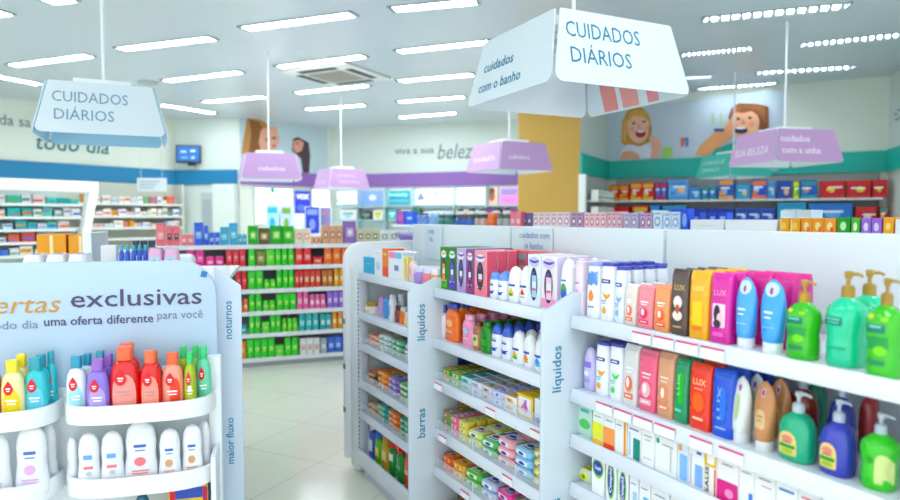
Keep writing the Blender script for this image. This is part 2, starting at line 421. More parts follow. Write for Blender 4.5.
# wall pier and grey door between the pharmacy and the poster wall
a0, a1 = fC.s_at(218, 0, 2), LC - .02
g = G().box(a0, a1, -.25, -.06, 0, BZ0, WALL); o = g.build('wall_pier'); o.location = fC.o; o.rotation_euler = (0, 0, fC.phi); tag(o, kind='structure')
b0, b1 = fC.s_at(202, 0, 2), fC.s_at(214, 0, 2)
dr = empty('door_1', fC.pt(0, 0), fC.phi, None, None); dr['kind'] = 'structure'
g = G().box(b0, b1, -.05, -.002, 0, 2.12, M('B9C6C8', .45)).build('door_panel', dr, bevel=.006)
G().box(b0 + .05, b1 - .05, -.056, -.05, 1.0, 1.95, M('A9B8BC', .3)).build('door_glass', dr)
G().box(b0 + .03, b0 + .06, -.09, -.05, .95, 1.1, M('9098A0', .3, metal=1)).build('door_handle', dr)

def wtext(name, fr, text, x0, x1, ybase, h, col, bold=0, shear=0, b=-.012, parent=None):
    """lettering fixed to a wall plane between two picture columns"""
    s0, s1 = fr.s_at(x0, b, 2.4), fr.s_at(x1, b, 2.4); z = fr.z_at((x0 + x1) / 2, ybase, b)
    z2 = fr.z_at((x0 + x1) / 2, ybase - h, b)
    g = G(); letters(g, text, M(col, .5), (s0 + s1) / 2, z, (z2 - z) * 1.38, width=s1 - s0, bold=bold, shear=shear)
    o = g.build(name); o.location = fr.pt(0, b); o.rotation_euler = (0, 0, fr.phi); return o
tag(wtext('wall_lettering', fP, 'da sa', 1, 32, 126, 11, '5C7C86'), 'grey lettering on cream wall above blue band, by the ceiling lamps', 'lettering')
tag(wtext('wall_lettering', fP, 'todo dia', 36, 109, 151.5, 16, '3E7C84', .01, .2), 'teal italic lettering on wall half hidden behind white hanging sign', 'lettering')
tag(wtext('wall_lettering', fB, 'viva a sua', 395, 434, 153.5, 7, '7C8E94', .01), 'small grey lettering on pale back wall above purple band', 'lettering')
tag(wtext('wall_lettering', fB, 'beleza', 437, 478, 158.5, 16, '74868E', 0, .25), 'large grey italic lettering beside the smaller words on back wall', 'lettering')
tag(wtext('wall_lettering', fR, 'proteção', 760, 778, 171, 4, 'E8F6F4', b=-.056), 'tiny white lettering on the teal wall band', 'lettering')

# ---------------------------------------------------------------- posters (flat prints on the walls)
def wp(fr, x, y, b):
    k = fr.s_at(x, b, 2.9); return (k, fr.z_at(x, y, b))
class Poster:
    def __init__(s, name, fr, crop, label):
        s.fr = fr; s.c = crop; s.n = 0
        s.root = empty(name, fr.pt(0, -.002), fr.phi, label, 'poster')
    def px(s, p): x0, y0, k = s.c; return (x0 + p[0] / k, y0 + p[1] / k)
    def poly(s, name, pts, col):
        s.n += 1; b = -.006 - .0016 * s.n
        q = [wp(s.fr, *s.px(p), b) for p in pts]
        g = G().prism(q, b, b + .001, M(col, .55)); return g.build(name, s.root)
    def ell(s, name, cx, cy, rx, ry, col, n=18):
        return s.poly(name, [(cx + rx * math.cos(2 * PI * i / n), cy + ry * math.sin(2 * PI * i / n)) for i in range(n)], col)
po = Poster('wall_poster', fO, (230, 110, 5.556), 'photo poster of a fair haired woman beside a dark haired person')
po.poly('poster_sheet', [(58, 20), (300, 28), (540, 60), (545, 355), (420, 350), (58, 400)], 'C2D4DC')
po.poly('printed_hair', [(100, 32), (150, 40), (205, 75), (225, 110), (215, 200), (200, 240), (66, 245), (72, 180), (88, 100)], 'B98A54')
po.poly('printed_hair', [(110, 50), (165, 70), (190, 110), (165, 215), (140, 240), (105, 240), (120, 130)], '8A5A34')
po.poly('printed_face', [(175, 110), (215, 90), (262, 95), (268, 130), (278, 158), (265, 200), (235, 235), (175, 235), (160, 180)], 'E0AC94')
po.ell('printed_eye', 246, 156, 12, 6, '4A3028'); po.ell('printed_eye', 205, 165, 8, 5, '4A3028'); po.ell('printed_mouth', 245, 200, 12, 5, 'C05058')
po.poly('printed_hair', [(352, 160), (380, 150), (438, 182), (446, 250), (440, 350), (405, 350), (395, 270), (345, 225)], '4A3440')
po.poly('printed_face', [(355, 170), (392, 165), (412, 185), (400, 225), (370, 240), (350, 215)], 'D8A090')
po.ell('printed_mouth', 375, 185, 9, 5, 'C04048')
po = Poster('wall_poster', fR, (600, 80, 4.5), 'photo poster of two laughing children brushing teeth on teal banded wall')
po.poly('poster_sheet', [(30, 135), (300, 100), (560, 72), (830, 45), (830, 345), (400, 352), (30, 362)], 'C4D0DC')
po.poly('printed_hair', [(95, 280), (98, 190), (120, 140), (155, 120), (190, 125), (220, 160), (232, 220), (222, 280), (180, 300), (110, 292)], 'C8964A')
po.ell('printed_face', 172, 210, 50, 74, 'F2C4AC'); po.poly('printed_hair', [(118, 195), (130, 150), (160, 130), (200, 140), (222, 190), (190, 165), (150, 160)], 'D8A85C')
po.ell('printed_cheek', 140, 222, 13, 11, 'F0A898'); po.ell('printed_cheek', 212, 215, 10, 10, 'F0A898'); po.poly('printed_nose', [(170, 192), (184, 214), (166, 216)], 'E0A08C'); po.poly('printed_hair', [(100, 270), (104, 200), (118, 160), (122, 200), (116, 270), (126, 290)], 'DDB06C'); po.poly('printed_hair', [(222, 200), (231, 225), (222, 275), (208, 285), (216, 250)], 'B07C38'); po.ell('printed_eye', 150, 195, 9, 5, '5A3A2A'); po.ell('printed_eye', 196, 188, 9, 5, '5A3A2A'); po.ell('printed_mouth', 182, 240, 24, 20, 'A83038'); po.ell('printed_teeth', 182, 230, 18, 6, 'FFFFFF')
po.poly('printed_dress', [(92, 352), (98, 310), (130, 288), (180, 300), (215, 285), (235, 320), (235, 352)], 'E4E4F4')
po.poly('printed_arm', [(92, 355), (102, 325), (140, 318), (175, 335), (180, 355)], 'E8A888')
po.poly('printed_hand', [(228, 352), (236, 300), (218, 255), (238, 250), (262, 265), (276, 290), (262, 350)], 'E8AE94')
po.poly('printed_cup', [(276, 350), (280, 305), (325, 300), (328, 348)], 'A8D078')
po.poly('printed_arm', [(430, 335), (455, 290), (500, 250), (540, 215), (575, 220), (600, 250), (540, 300), (500, 325), (480, 345)], 'E0A070')
po.poly('printed_shirt', [(500, 340), (520, 310), (600, 280), (640, 260), (700, 300), (700, 345)], '1E9C90')
po.poly('printed_hair', [(575, 170), (590, 125), (622, 104), (700, 108), (755, 120), (758, 215), (740, 225), (600, 215)], '7A4428')
po.ell('printed_face', 650, 195, 66, 68, 'EBB492'); po.poly('printed_hair', [(585, 165), (600, 120), (640, 106), (720, 120), (715, 165), (680, 140), (640, 150), (610, 145)], '8A5230')
po.ell('printed_cheek', 605, 205, 12, 10, 'E89880'); po.ell('printed_cheek', 680, 200, 14, 12, 'E89880'); po.poly('printed_nose', [(640, 172), (654, 198), (632, 200)], 'D0906C'); po.poly('printed_hair', [(640, 118), (700, 112), (740, 125), (745, 200), (728, 170), (715, 140)], '9C6238'); po.poly('printed_hair', [(600, 130), (630, 112), (626, 135), (606, 150)], '9C6238'); po.ell('printed_eye', 620, 175, 9, 6, '3A2418'); po.ell('printed_eye', 672, 170, 9, 6, '3A2418'); po.ell('printed_mouth', 632, 226, 32, 16, '3A2050'); po.ell('printed_teeth', 632, 216, 24, 5, 'FFFFFF')
po.poly('printed_toothbrush', [(512, 218), (560, 220), (600, 228), (600, 236), (556, 232), (512, 232)], '24347C')
po.poly('printed_hand', [(560, 215), (575, 185), (600, 190), (605, 235), (580, 262), (556, 250)], 'DC9C74')
po.poly('printed_strip', [(362, 262), (376, 260), (378, 300), (364, 302)], 'E87868'); po.poly('printed_strip', [(384, 262), (396, 258), (396, 298), (386, 302)], '4C78C8')
po.poly('printed_plant', [(498, 150), (510, 148), (512, 200), (500, 204)], 'A8C4A0'); po.poly('printed_plant', [(536, 150), (548, 146), (550, 200), (538, 204)], 'A8C4A0')
o = Poster('wall_sticker', fF, (670, 0, 3.848), 'grey leaf sticker on pale wall beside the teal band'); o.root['category'] = 'sticker'
for i, (x, y) in enumerate([(868, 440), (880, 425), (872, 460), (884, 452)]): o.ell('leaf', x, y, 10, 5, '8FA6A8', 8)

# ---------------------------------------------------------------- ceiling fittings
LAMP = M('F4FAFF', .3, emit=LAMP_E); TROUGH = M('9FB0B8', .35); LOUV = M('C8D4DC', .3)
def lamp_at(p, q, wid=.19, label='', louver=False):
    p = Vector(p); q = Vector(q); L = (q - p).length; ph = math.atan2(q.y - p.y, q.x - p.x); c = (p + q) / 2
    t = empty('ceiling_lamp', (c.x, c.y, CEIL), ph, label, 'lamp', 'fluorescent ceiling lamps')
    g = G(); h = L / 2; w = wid / 2
    g.box(-h, h, -w, -w + .012, -.02, .0, TROUGH).box(-h, h, w - .012, w, -.02, .0, TROUGH).box(-h, -h + .02, -w, w, -.02, 0, TROUGH).box(h - .02, h, -w, w, -.02, 0, TROUGH)
    g.build('frame', t)
    if louver:
        G().box(-h + .06, h - .06, -w * .72, w * .72, -.006, -.001, LAMP).build('tube', t)
        g = G()
        for i in range(13):
            x = -h + .09 + (2 * h - .18) * i / 12; g.box(x - .02, x + .02, -w + .014, w - .014, -.04, -.007, LOUV)
        g.box(-h + .03, h - .03, -.006, .006, -.034, -.007, LOUV); g.build('louver', t)
    else:
        G().box(-h + .05, h - .05, -w * .8, w * .8, -.014, -.003, LAMP).build('diffuser', t)
        g = G().box(-h + .02, -h + .05, -w * .8, w * .8, -.016, -.003, DARK).box(h - .05, h - .02, -w * .8, w * .8, -.016, -.003, DARK); g.build('end_cap', t)
    return t
LM = [((10.4, 65), (91, 54.5), 'above the white sign beside the left wall lettering'), ((118, 48.5), (214, 37), 'between white sign pole and air conditioner'),
      ((44, 1), (74, -2), 'cut by picture top'), ((-40, 17), (9, 11.5), 'half out of picture near wall lettering'),
      ((164, 80.5), (242, 71), 'in front of the small smoke detector'), ((203, 101.5), (266, 96), 'above the woman poster'),
      ((242, 28), (355, 13), 'long bright one nearer than the air conditioner'), ((277, 66.5), (366, 55), 'touching the near edge of air conditioner'),
      ((295, 92.5), (369, 84.5), 'just beyond the air conditioner'), ((305, 108.8), (366, 104.3), 'second beyond the air conditioner'),
      ((390, 8.5), (480, 0), 'at picture top before the big white sign'), ((396, 51), (492, 40.5), 'running behind the big white sign, highest of its file'),
      ((397, 80.5), (475, 73.5), 'behind big white sign, second of its file'), ((397, 101.3), (466, 96), 'behind big white sign, third of its file'),
      ((398, 117), (457, 112.3), 'deepest of the file beside big white sign')]
LR_ = [((701, 19), (851, 4), 'over the near purple sign pole'), ((799, 44.5), (908, 33), 'beyond the purple sign pole, cut by the frame'),
       ((680, 54.5), (754, 47.5), 'peeking out from behind the big white sign'), ((755, 72.5), (856, 66), 'above the boy poster and purple pole'),
       ((697, 88.5), (778, 82.5), 'deepest one, just above the children poster'), ((660, 79), (713, 76), 'small one beside the edge of the big sign')]
for a, b, t in LM: lamp_at(on_z(*a, CEIL), on_z(*b, CEIL), label='white ceiling lamp ' + t.replace('left ', '').replace('picture', 'ceiling'))
for a, b, t in LR_: lamp_at(on_z(*a, CEIL), on_z(*b, CEIL), label='louvred ceiling lamp ' + t.replace('picture', 'ceiling'), louver=True)
lamp_at(on_z(-20, 72, CEIL), on_z(43, 84.5, CEIL), label='crosswise ceiling lamp pointing at the white sign top')
lamp_at(on_z(161, 104, CEIL), on_z(216, 113, CEIL), label='crosswise ceiling lamp near the wall television')
# air conditioner cassette
c = (on_z(285, 70, CEIL) + on_z(386, 77, CEIL)) / 2; c1 = on_z(350, 64.5, CEIL); ph = FW['right'][0].phi
ac = empty('air_conditioner', (c.x, c.y, CEIL), ph, 'square white cassette air conditioner set in the ceiling with grey grille', 'air conditioner')
S_ = .62
G().box(-S_, S_, -S_, S_, -.045, -.001, M('DCE4E4', .4)).build('panel', ac, bevel=.02)
g = G().box(-S_ * .52, S_ * .52, -S_ * .52, S_ * .52, -.056, -.046, M('B8B8AE', .5))
for i in range(12): g.box(-S_ * .5, S_ * .5, -S_ * .5 + i * S_ / 12, -S_ * .5 + i * S_ / 12 + .012, -.062, -.057, M('98988E', .5))
g.build('grille', ac)
for a in range(4):
    g = G().box(-S_ * .55, S_ * .55, -S_ * .86, -S_ * .66, -.052, -.046, M('2C3A42', .5)); v = g.build('air_slot', ac); v.rotation_euler = (0, 0, a * PI / 2)
p = on_z(148, 82, CEIL); g = G().cyl(0, 0, -.03, -.001, .16, M('AEBCC0', .5), 24); o = g.build('ceiling_speaker', smooth=True); o.location = p
tag(o, 'round grey speaker flush in ceiling above the white sign corner', 'speaker')
# unseen lamps added over the near part of the shop to light the room
for i, (x, y) in enumerate([(-4.2, 2.2), (-1.8, 1.2), (.7, .3), (-3.6, -.3), (2.6, 2.4), (-6.5, 4.6), (3.2, -.4), (-1, -1.6)]):
    lamp_at((x - .57, y + .27, CEIL), (x + .57, y - .27, CEIL), label='added unseen ceiling lamp over the near aisle, ' + ['by first', 'by second', 'by third', 'by fourth', 'by fifth', 'by sixth', 'by seventh', 'by eighth'][i] + ' file')

# ---------------------------------------------------------------- hanging signs
def sign(cx, cy, phi, z0, side, hgt, col, tcol, texts, label, inset=.07, name='hanging_sign', inner='E4EEF4', stripes=False):
    t = empty(name, (cx, cy, z0), phi, label, 'sign', 'hanging category signs')
    h = side / 2; ht = h - inset; m = M(col, .4); mi = M(inner, .4); r = .035
    def face(k, txt):
        g = G(); a = k * PI / 2
        def P(x, z, o=0):
            f = z / hgt; y = -(h + (ht - h) * f) - o; return (x * math.cos(a) - y * math.sin(a), x * math.sin(a) + y * math.cos(a), z)
        w0, w1 = h - .018, ht - .012
        out = arcpts(w0 - r, r, r, -90, 0, 4) + arcpts(w1 - .01, hgt - .01, .01, 0, 90, 2) + arcpts(-w1 + .01, hgt - .01, .01, 90, 180, 2) + arcpts(-w0 + r, r, r, 180, 270, 4)
        n = len(out)
        g.add([P(x, z, .004) for x, z in out], [tuple(range(n))], m); g.add([P(x, z, -.004) for x, z in out], [tuple(range(n))], mi)
        g.add([P(x, z, .004) for x, z in out] + [P(x, z, -.004) for x, z in out], [(i, (i + 1) % n, n + (i + 1) % n, n + i) for i in range(n)], m)
        o = g.build('sign_panel', t)
        if stripes and k == 1:
            g = G()
            for x0, x1, c in ((-.2, -.12, 'E89AA0'), (-.05, .08, 'F0A8A4'), (.12, .24, 'EC9C98')):
                g.add([P(x0, .01, -.006), P(x1, .01, -.006), P(x1 + .03, hgt * .8, -.006), P(x0 + .02, hgt * .8, -.006)], [(0, 1, 2, 3)], M(c, .5))
            g.build('inner_print', o)
        if txt:
            g = G()
            for s_, x, z, size, wd, bd in txt:
                letters(g, s_, M(tcol, .5), x, z, size, width=wd, fn=lambda X, Z: P(X, Z, .0055), bold=bd)
            g.build('lettering', o)
    for k in range(4): face(k, texts.get(k))
    G().box(-ht * .55, ht * .55, -ht * .55, ht * .55, hgt + .004, hgt + .05, M('F4F8FA', .4)).build('top_plate', t, bevel=.006)
    g = G().box(-ht * .98, ht * .98, -.012, .012, hgt - .02, hgt, M('F4F8FA', .4)).box(-.012, .012, -ht * .98, ht * .98, hgt - .02, hgt, M('F4F8FA', .4)); g.build('cross_bar', t)
    G().cyl(0, 0, hgt + .03, CEIL - z0 - .002, .011, M('EEF4F6', .3), 10).build('pole', t, smooth=True)
    return t
GA = -PI / 2 + .501      # running direction of the gondolas
sign(.645, 3.45, .45, 2.155, .83, .345, 'DCE8EE', '2A7A9C',
     {0: [('CUIDADOS', -.10, .215, .105, .43, 0), ('DIÁRIOS', -.13, .095, .105, .35, 0)], 3: [('cuidados', -.12, .165, .075, .30, .012), ('com o banho', -.08, .06, .075, .42, .012)]},
     'large white hanging sign with two lines of blue words above the middle bay', stripes=True)
sign(-2.29, 4.35, .44, 2.06, .74, .32, 'D4E0E6', '6E92AA', {0: [('CUIDADOS', -.06, .19, .095, .41, 0), ('DIÁRIOS', -.095, .08, .095, .32, 0)]},
     'pale blue white hanging sign in front of the cream wall lettering', inner='A8D4EC')
LIL = 'BE9CC8'
sign(.74, 8.2, GA + PI / 2, 2.12, .79, .34, LIL, 'F0E4F4', {3: [('SUA BELEZA', 0, .12, .075, .5, .01)], 0: [('cabelos', -.1, .13, .075, .3, .014)]}, 'lilac hanging sign in front of the mustard column')
sign(3.88, 7.6, GA + PI / 2 - .32, 2.165, .86, .36, LIL, 'F4ECF8', {3: [('SUA BELEZA', -.02, .1, .12, .6, .006)], 0: [('cuidados', -.16, .22, .1, .36, .014), ('com a unha', -.1, .09, .1, .48, .014)]}, 'lilac hanging sign with nail care wording beside boy poster')
sign(-2.48, 8.95, .36, 2.06, .79, .34, LIL, 'F0E4F4', {0: [('cabelos', 0.0, .11, .075, .34, .014)]}, 'lilac hanging sign in front of the woman poster')
sign(-2.0, 12.0, GA + PI / 2 + .05, 2.08, .79, .34, LIL, 'E4D0EC', {0: [('produtos', -.05, .2, .07, .34, .012), ('cabelos', 0, .09, .07, .4, .012)], 3: [('SUA BELEZA', 0, .08, .07, .46, .01)]}, 'small lilac hanging sign before the purple wall band')
sign(4.42, 10.2, GA + PI / 2 - .2, 2.17, .79, .35, '58B8AC', 'D0F0EC', {3: [('CUIDADOS DE', -.03, .2, .085, .5, 0), ('CRIANÇA', -.06, .09, .085, .4, 0)], 0: [('fraldas', -.18, .13, .08, .26, .012)]}, 'teal hanging sign below the boy poster')

# ---------------------------------------------------------------- television
fr = fP; tv = empty('television', fP.pt(fP.s_at(190, -.5, 2.8), -.45, 0), fP.phi - .75, 'small black wall television showing a blue picture', 'television')
zt0, zt1 = 2.78, 3.18; w_ = .27
G().box(-w_, w_, -.04, .04, zt0, zt1, M('1C2630', .4)).build('casing', tv, bevel=.012)
G().box(-w_ + .03, w_ - .03, -.046, -.041, zt0 + .04, zt1 - .03, M('2C5C9C', .2, emit=.6)).build('screen', tv)
g = G()
for (x, z, a, b, c) in ((-.1, .25, .12, .05, '90B8E0'), (.1, .27, .1, .04, 'C0D8F0'), (-.08, .12, .14, .04, '6090D0'), (.1, .12, .08, .06, '88A8E0')): g.box(x - a / 2, x + a / 2, -.049, -.0465, zt0 + z - b / 2, zt0 + z + b / 2, M(c, .3, emit=.8))
g.build('screen_picture', tv)
g = G().tube([(.06, .04, zt0 + .1), (.12, .3, zt0 - .02), (.3, .55, zt0 + .0)], .025, M('20242C', .5)); g.cyl(.06, .02, zt0 - .06, zt0 + .02, .09, M('20242C', .5)); g.build('mount_arm', tv)
# placard hanging in front of the pharmacy shelves
pl = fP.pt(fP.s_at(152, -1.6, 2.4), -1.6, 0); fpl = Frame(pl.x, pl.y, .1)
o = G().box(fpl.s_at(137, 0, 2.1), fpl.s_at(166.5, 0, 2.1), 0, .03, fpl.z_at(152, 191.5), fpl.z_at(152, 178), M('D4DEE4', .4)).build('hanging_placard', bevel=.004)
o.location = fpl.o; o.rotation_euler = (0, 0, fpl.phi); tag(o, 'white rectangular placard hanging below the blue wall band', 'placard')
g = G()
for i in range(3): z = fpl.z_at(152, 181.5 + 3 * i); g.box(fpl.s_at(140, 0, 2.1), fpl.s_at(160 - 3 * i, 0, 2.1), -.003, -.001, z - .012, z + .012, M('9CACB8', .5))
reg(g.build('lettering'), o)
g = G()
for x in (141, 162): k = fpl.s_at(x, 0, 2.1); g.cyl(k, .015, fpl.z_at(152, 178), CEIL - .002, .004, M('DDE6EA', .4), 6)
reg(g.build('hanging_cord'), o)
# ================================================================== GONDOLA BAYS (near, middle, far)
fg = Frame(1.365 * math.cos(.501), 1.365 * math.sin(.501), GA)
SOFT = M('D8E0EC', .42)
def tagstrip(g, x, z, y=-.0165, col='F4F6FA'):
    g.box(x - .035, x + .035, y - .001, y, z - .034, z - .004, M(col, .4)); g.box(x - .035, x + .035, y - .0015, y, z - .008, z - .003, M('D8487C', .4))
def bay(s0, s1, shelves, label, board=None, btexts=(), header=True, hx0=None, tags={}, lips=(), base=.13, placards=(), slotted=False):
    t = empty('shelving_bay', fg.pt(s0, 0), fg.phi, label, 'shelving', 'white gondola shelving bays')
    L = s1 - s0
    G().box(0, L, .02, .88, 0, base - .021, M('D4DAE4', .45)).build('base', t)
    g = G().box(.004, L - .004, -.008, .42, base - .02, base, SHELF).box(.004, L - .004, -.016, -.002, base - .05, base + .045, SHELF); g.build('shelf', t, bevel=.002)
    g = G().box(0, L, .43, .47, base, 1.26, PANEL); g.build('back_panel', t)
    for k in (0, 1):
        x = .003 if k == 0 else L - .033
        u = G().box(x, x + .03, .38, .43, base, 1.24, M('CCD4E0', .4)).build('upright', t)
        g = G()
        for i in range(32): g.box(x + .01, x + .02, .3775, .3795, base + .06 + i * .034, base + .078 + i * .034, M('4C5460', .6))
        g.build('slot', u)
    if slotted:
        u = G().box(-.028, .003, -.004, .05, .05, 1.20, M('D8DEE8', .4)).build('slotted_post', t, bevel=.002)
        g = G()
        for i in range(44): g.box(-.019, -.006, -.0062, -.0042, .10 + i * .025, .113 + i * .025, M('505864', .6))
        g.build('slot', u)
    for z in shelves:
        g = G().box(.004, L - .004, 0, .40, z - .022, z, SHELF); g.prism([(0.0, z - .022), (.28, z - .022), (.40, z - .06), (.40, z - .022)], .004, .010, SHELF, 'x').prism([(0.0, z - .022), (.28, z - .022), (.40, z - .06), (.40, z - .022)], L - .010, L - .004, SHELF, 'x')
        sh = g.build('shelf', t, bevel=.0015, seg=1)
        r = G().prism([(0, z + .006), (-.008, z + .006), (-.015, z - .036), (-.002, z - .04)], .004, L - .004, M('E2E8F2', .3), 'x').build('price_rail', sh, bevel=.001, seg=1)
        for x in tags.get(z, []):
            g = G(); tagstrip(g, x, z + .001); g.build('price_tag', sh)
        if z in lips:
            G().box(.01, L - .01, .004, .007, z, z + .045, M('E8F2F8', .08, alpha=.22)).build('clear_lip', sh)
            g = G()
            for i in range(3): g.box(.01 + (L - .02) * (i + .0) / 3, .013 + (L - .02) * i / 3, .004, .009, z, z + .045, M('F4FAFF', .2))
            g.build('lip_joint', sh)
    if header:
        x0 = 0 if hx0 is None else hx0
        G().box(x0 + .003, L - .003, .415, .475, 1.262, 1.508, M('E0EAEE', .42)).build('header_panel', t, bevel=.004)
    for x, lines in placards:
        h = G().box(x - .11, x + .11, .404, .412, 1.30, 1.50, M('D4E2EA', .35)).build('placard', t, bevel=.002)
        g = G()
        for i, s_ in enumerate(lines): letters(g, s_, M('6C96B4', .5), x - .02, 1.455 - i * .048, .042, y=.4025)
        g.build('lettering', h)
    if board is not None:
        x, o, zf = board
        b = G().prism([(-o, .05), (-o, zf), (.0, zf + .06), (.12, zf + .06), (.12, .05)], x - .008, x + .008, M('D2DEE8', .42), 'x').build('divider_board', t, bevel=.003)
        g = G()
        for s_, z, sz in btexts:
            vs, fs = glyphs(s_, bold=.012); ys = [v[0] for v in vs]; k = sz
            g.add([(x + .0095, -o * .5 + .012 + -b_ * k + .0, z + a_ * k) for a_, b_ in vs], [f for f in fs], M('3C8CAC', .5))
        g.build('lettering', b)
    return t
Z1, Z2, Z3, Z4, Z5 = 1.225, .992, .803, .575, .395
SA, SB, SC_, SD = -3.60, -2.64, -1.665, -.62
# text on a divider board must face the near side (+x): y grows away from the aisle, so letters rise along z with tops toward the aisle
bay(SA, SB, [Z1, Z2, .811, .59, .405], 'far white shelving bay with wipes and spray bottles beside the rounded end panel', board=(SB - SA, .135, 1.215), btexts=[('líquidos', 1.075, .055), ('barras', .61, .055)], hx0=-.15, lips=(.811, .59, .405), placards=[(fg.s_at(433, .405, 1.4) - SA, ('todo', 'dia'))], slotted=True)
bay(SB + .008, SC_, [Z1, Z2, Z3, Z4, Z5], 'middle white shelving bay with liquid soaps above trays of bar soap', board=(SC_ - SB - .008, .12, 1.245), btexts=[('líquidos', 1.06, .05), ('toalhas', .565, .05)],
    tags={Z3: [.06, .5, .8], Z4: [.1, .62], Z5: [.3]}, lips=(Z3, Z4, Z5), placards=[(fg.s_at(537, .405, 1.4) - SB - .008, ('cuidados com', 'o banho'))])
ZA, ZB, ZC, ZD = 1.228, .987, .836, .675
bay(SC_ + .008, SD, [ZA, ZB, ZC, ZD, .50, .32], 'near white shelving bay with shower gels, pump soaps and small cartons',
    tags={ZA: [.32, .40, .48, .56], ZB: [.17, .25, .33, .41, .53, .62]})
bay(SD + .004, .40, [ZA, ZB, ZC, ZD, .5], 'white shelving bay at the very end of the gondola')
# rounded end panel of the gondola
EB = -.03
ep = empty('end_display', fg.pt(-3.82, 0), fg.phi, 'white rounded end panel closing the far end of the gondola', 'display rack')
out = [(EB, .06), (.97, .06)] + arcpts(.97 - .12, 1.40 - .12, .12, 0, 90, 7) + arcpts(EB + .12, 1.40 - .12, .12, 90, 180, 7)
G().prism(out, 0, .05, WHITE, 'x').build('header_board', ep, bevel=.008)
G().box(.05, .185, -.0, .95, .02, 1.24, M('E6ECEE', .4)).build('frame', ep, bevel=.01)
g = G()
for z in (.35, .62, .9): g.box(.015, .045, EB - .006, EB - .0005, z, z + .03, M('707880', .5))
g.build('bracket', ep)
for z in (.55, .80, 1.04):
    g = G(); pts = [(-.002, .06), (-.12, .12)] + [(-.16, .25), (-.16, .65)] + [(-.14, .84), (-.002, .91)]
    g.prism(pts, z - .03, z + .03, WHITE, 'z'); g.build('basket', ep, bevel=.01)
o = G().box(-.05, .05, -.17, .17, 0, .004, M('7A5AA8', .4)).build('purple_card', bevel=.0015); o.location = fg.pt(-3.79, .50, 1.43); o.rotation_euler = (.0, .45, fg.phi)
tag(o, 'small purple card tilted on top of the rounded end panel', 'card')

NB, MBY, FB = 'near bay', 'middle bay', 'far bay'
T1, T2, T3, T4, T5 = 'on top shelf of ', 'on second shelf of ', 'on third shelf of ', 'on fourth shelf of ', 'on fifth shelf of '
gl = lambda c1='F8D8DC', c2='FFFFFF': [('rect', 0, .62, .5, .03, c2), ('rect', 0, .56, .38, .02, c2), ('ell', 0, .36, .5, .26, c1), ('ell', -.05, .38, .2, .16, 'FFFFFF'), ('rect', 0, .16, .62, .09, c1), ('rect', 0, .16, .4, .02, 'FFFFFF')]
# ---- near bay, top shelf
WARP = True
def R(fr, Z, x0, x1, yt, kind, args, desc, where, cat, n=1, rows=1, d=.045, **k):
    kw = k.pop('kw', {}); return row(fr, Z, x0, x1, yt, kind, args, kw, desc, where, cat, (desc + 's ' + where)[:90], n=n, rows=rows, d=d, **k)
BL = lambda c, c2: [('rect', 0, .68, .62, .07, '2838A0'), ('rect', 0, .68, .4, .02, 'FFFFFF'), ('swoosh', .1, .44, .5, .22, c), ('rect', -.1, .34, .4, .02, c2), ('rect', -.1, .3, .34, .015, c2), ('drop', -.05, .18, .3, .12, c)]
Q = T1 + NB
R(fg, ZA, 584.5, 598, 262, flipbottle, ('F2F6FC', '98A8E0', [('rect', 0, .72, .8, .26, '6C98DC'), ('drop', 0, .4, .4, .2, 'F09048'), ('rect', 0, .2, .5, .03, '8090B0')]), 'white lotion bottle with light blue shoulder band', Q, 'lotion', rows=3)
R(fg, ZA, 598, 613, 262, flipbottle, ('F4F8FC', '4048B0', BL('F0A830', '7090C8')), 'white lotion bottle with navy flip cap and yellow swirl', Q, 'lotion', rows=4)
R(fg, ZA, 613, 624, 266, flipbottle, ('E8F0FA', '4048B0', BL('88B0E8', '7090C8')), 'white lotion bottle with navy cap and blue swirl', Q, 'lotion', rows=4)
R(fg, ZA, 624, 637, 283, slab, ('E8DCD4', 'F4ECE6', gl('F08060')), 'short clear peach shower gel bottle', Q, 'shower gel', rows=3)
R(fg, ZA, 637, 654, 284.5, slab, ('F0909C', 'F4A0AC', gl('E8406C')), 'short pink shower gel bottle', Q, 'shower gel', rows=3)
R(fg, ZA, 654, 671, 284.5, slab, ('F0A070', 'F0A878', gl('F07040')), 'short orange shower gel bottle', Q, 'shower gel', rows=3)
# white navy capped lotions standing in the rear
row(fg, ZA, 630, 662, 262, flipbottle, ('F0F4FA', '4048B0', []), {}, 'tall white navy capped lotion bottle at the rear', Q, 'lotion', 'tall white lotion bottles in the rear', n=4, d=.045, b0=.20)
LX = lambda c: [('rect', 0, .80, .66, .03, 'E0C080'), ('text', 0, .72, .6, .08, 'F4D890', 'LUX'), ('rect', 0, .60, .6, .02, 'F4E8D0')]
R(fg, ZA, 671, 690, 268.5, slab, ('5A443E', '4C3A36', [('text', .05, .72, .6, .09, 'D8B870', 'LUX'), ('ell', 0, .5, .5, .2, 'F4ECE4'), ('ell', 0, .3, .56, .16, 'F0E8E0'), ('ell', 0, .4, .25, .14, 'C06048'), ('rect', 0, .13, .5, .03, 'C8A888')]), 'dark brown shower gel bottle with cream flower', Q, 'shower gel', rows=4, d=.04)
R(fg, ZA, 690, 711.5, 270, slab, ('F0B422', 'F4BC30', [('text', 0, .74, .6, .08, 'FFE890', 'LUX'), ('rect', 0, .38, .5, .36, 'F8D428'), ('rect', 0, .16, .5, .06, 'F08828')]), 'golden yellow shower gel bottle', Q, 'shower gel', rows=4, d=.04)
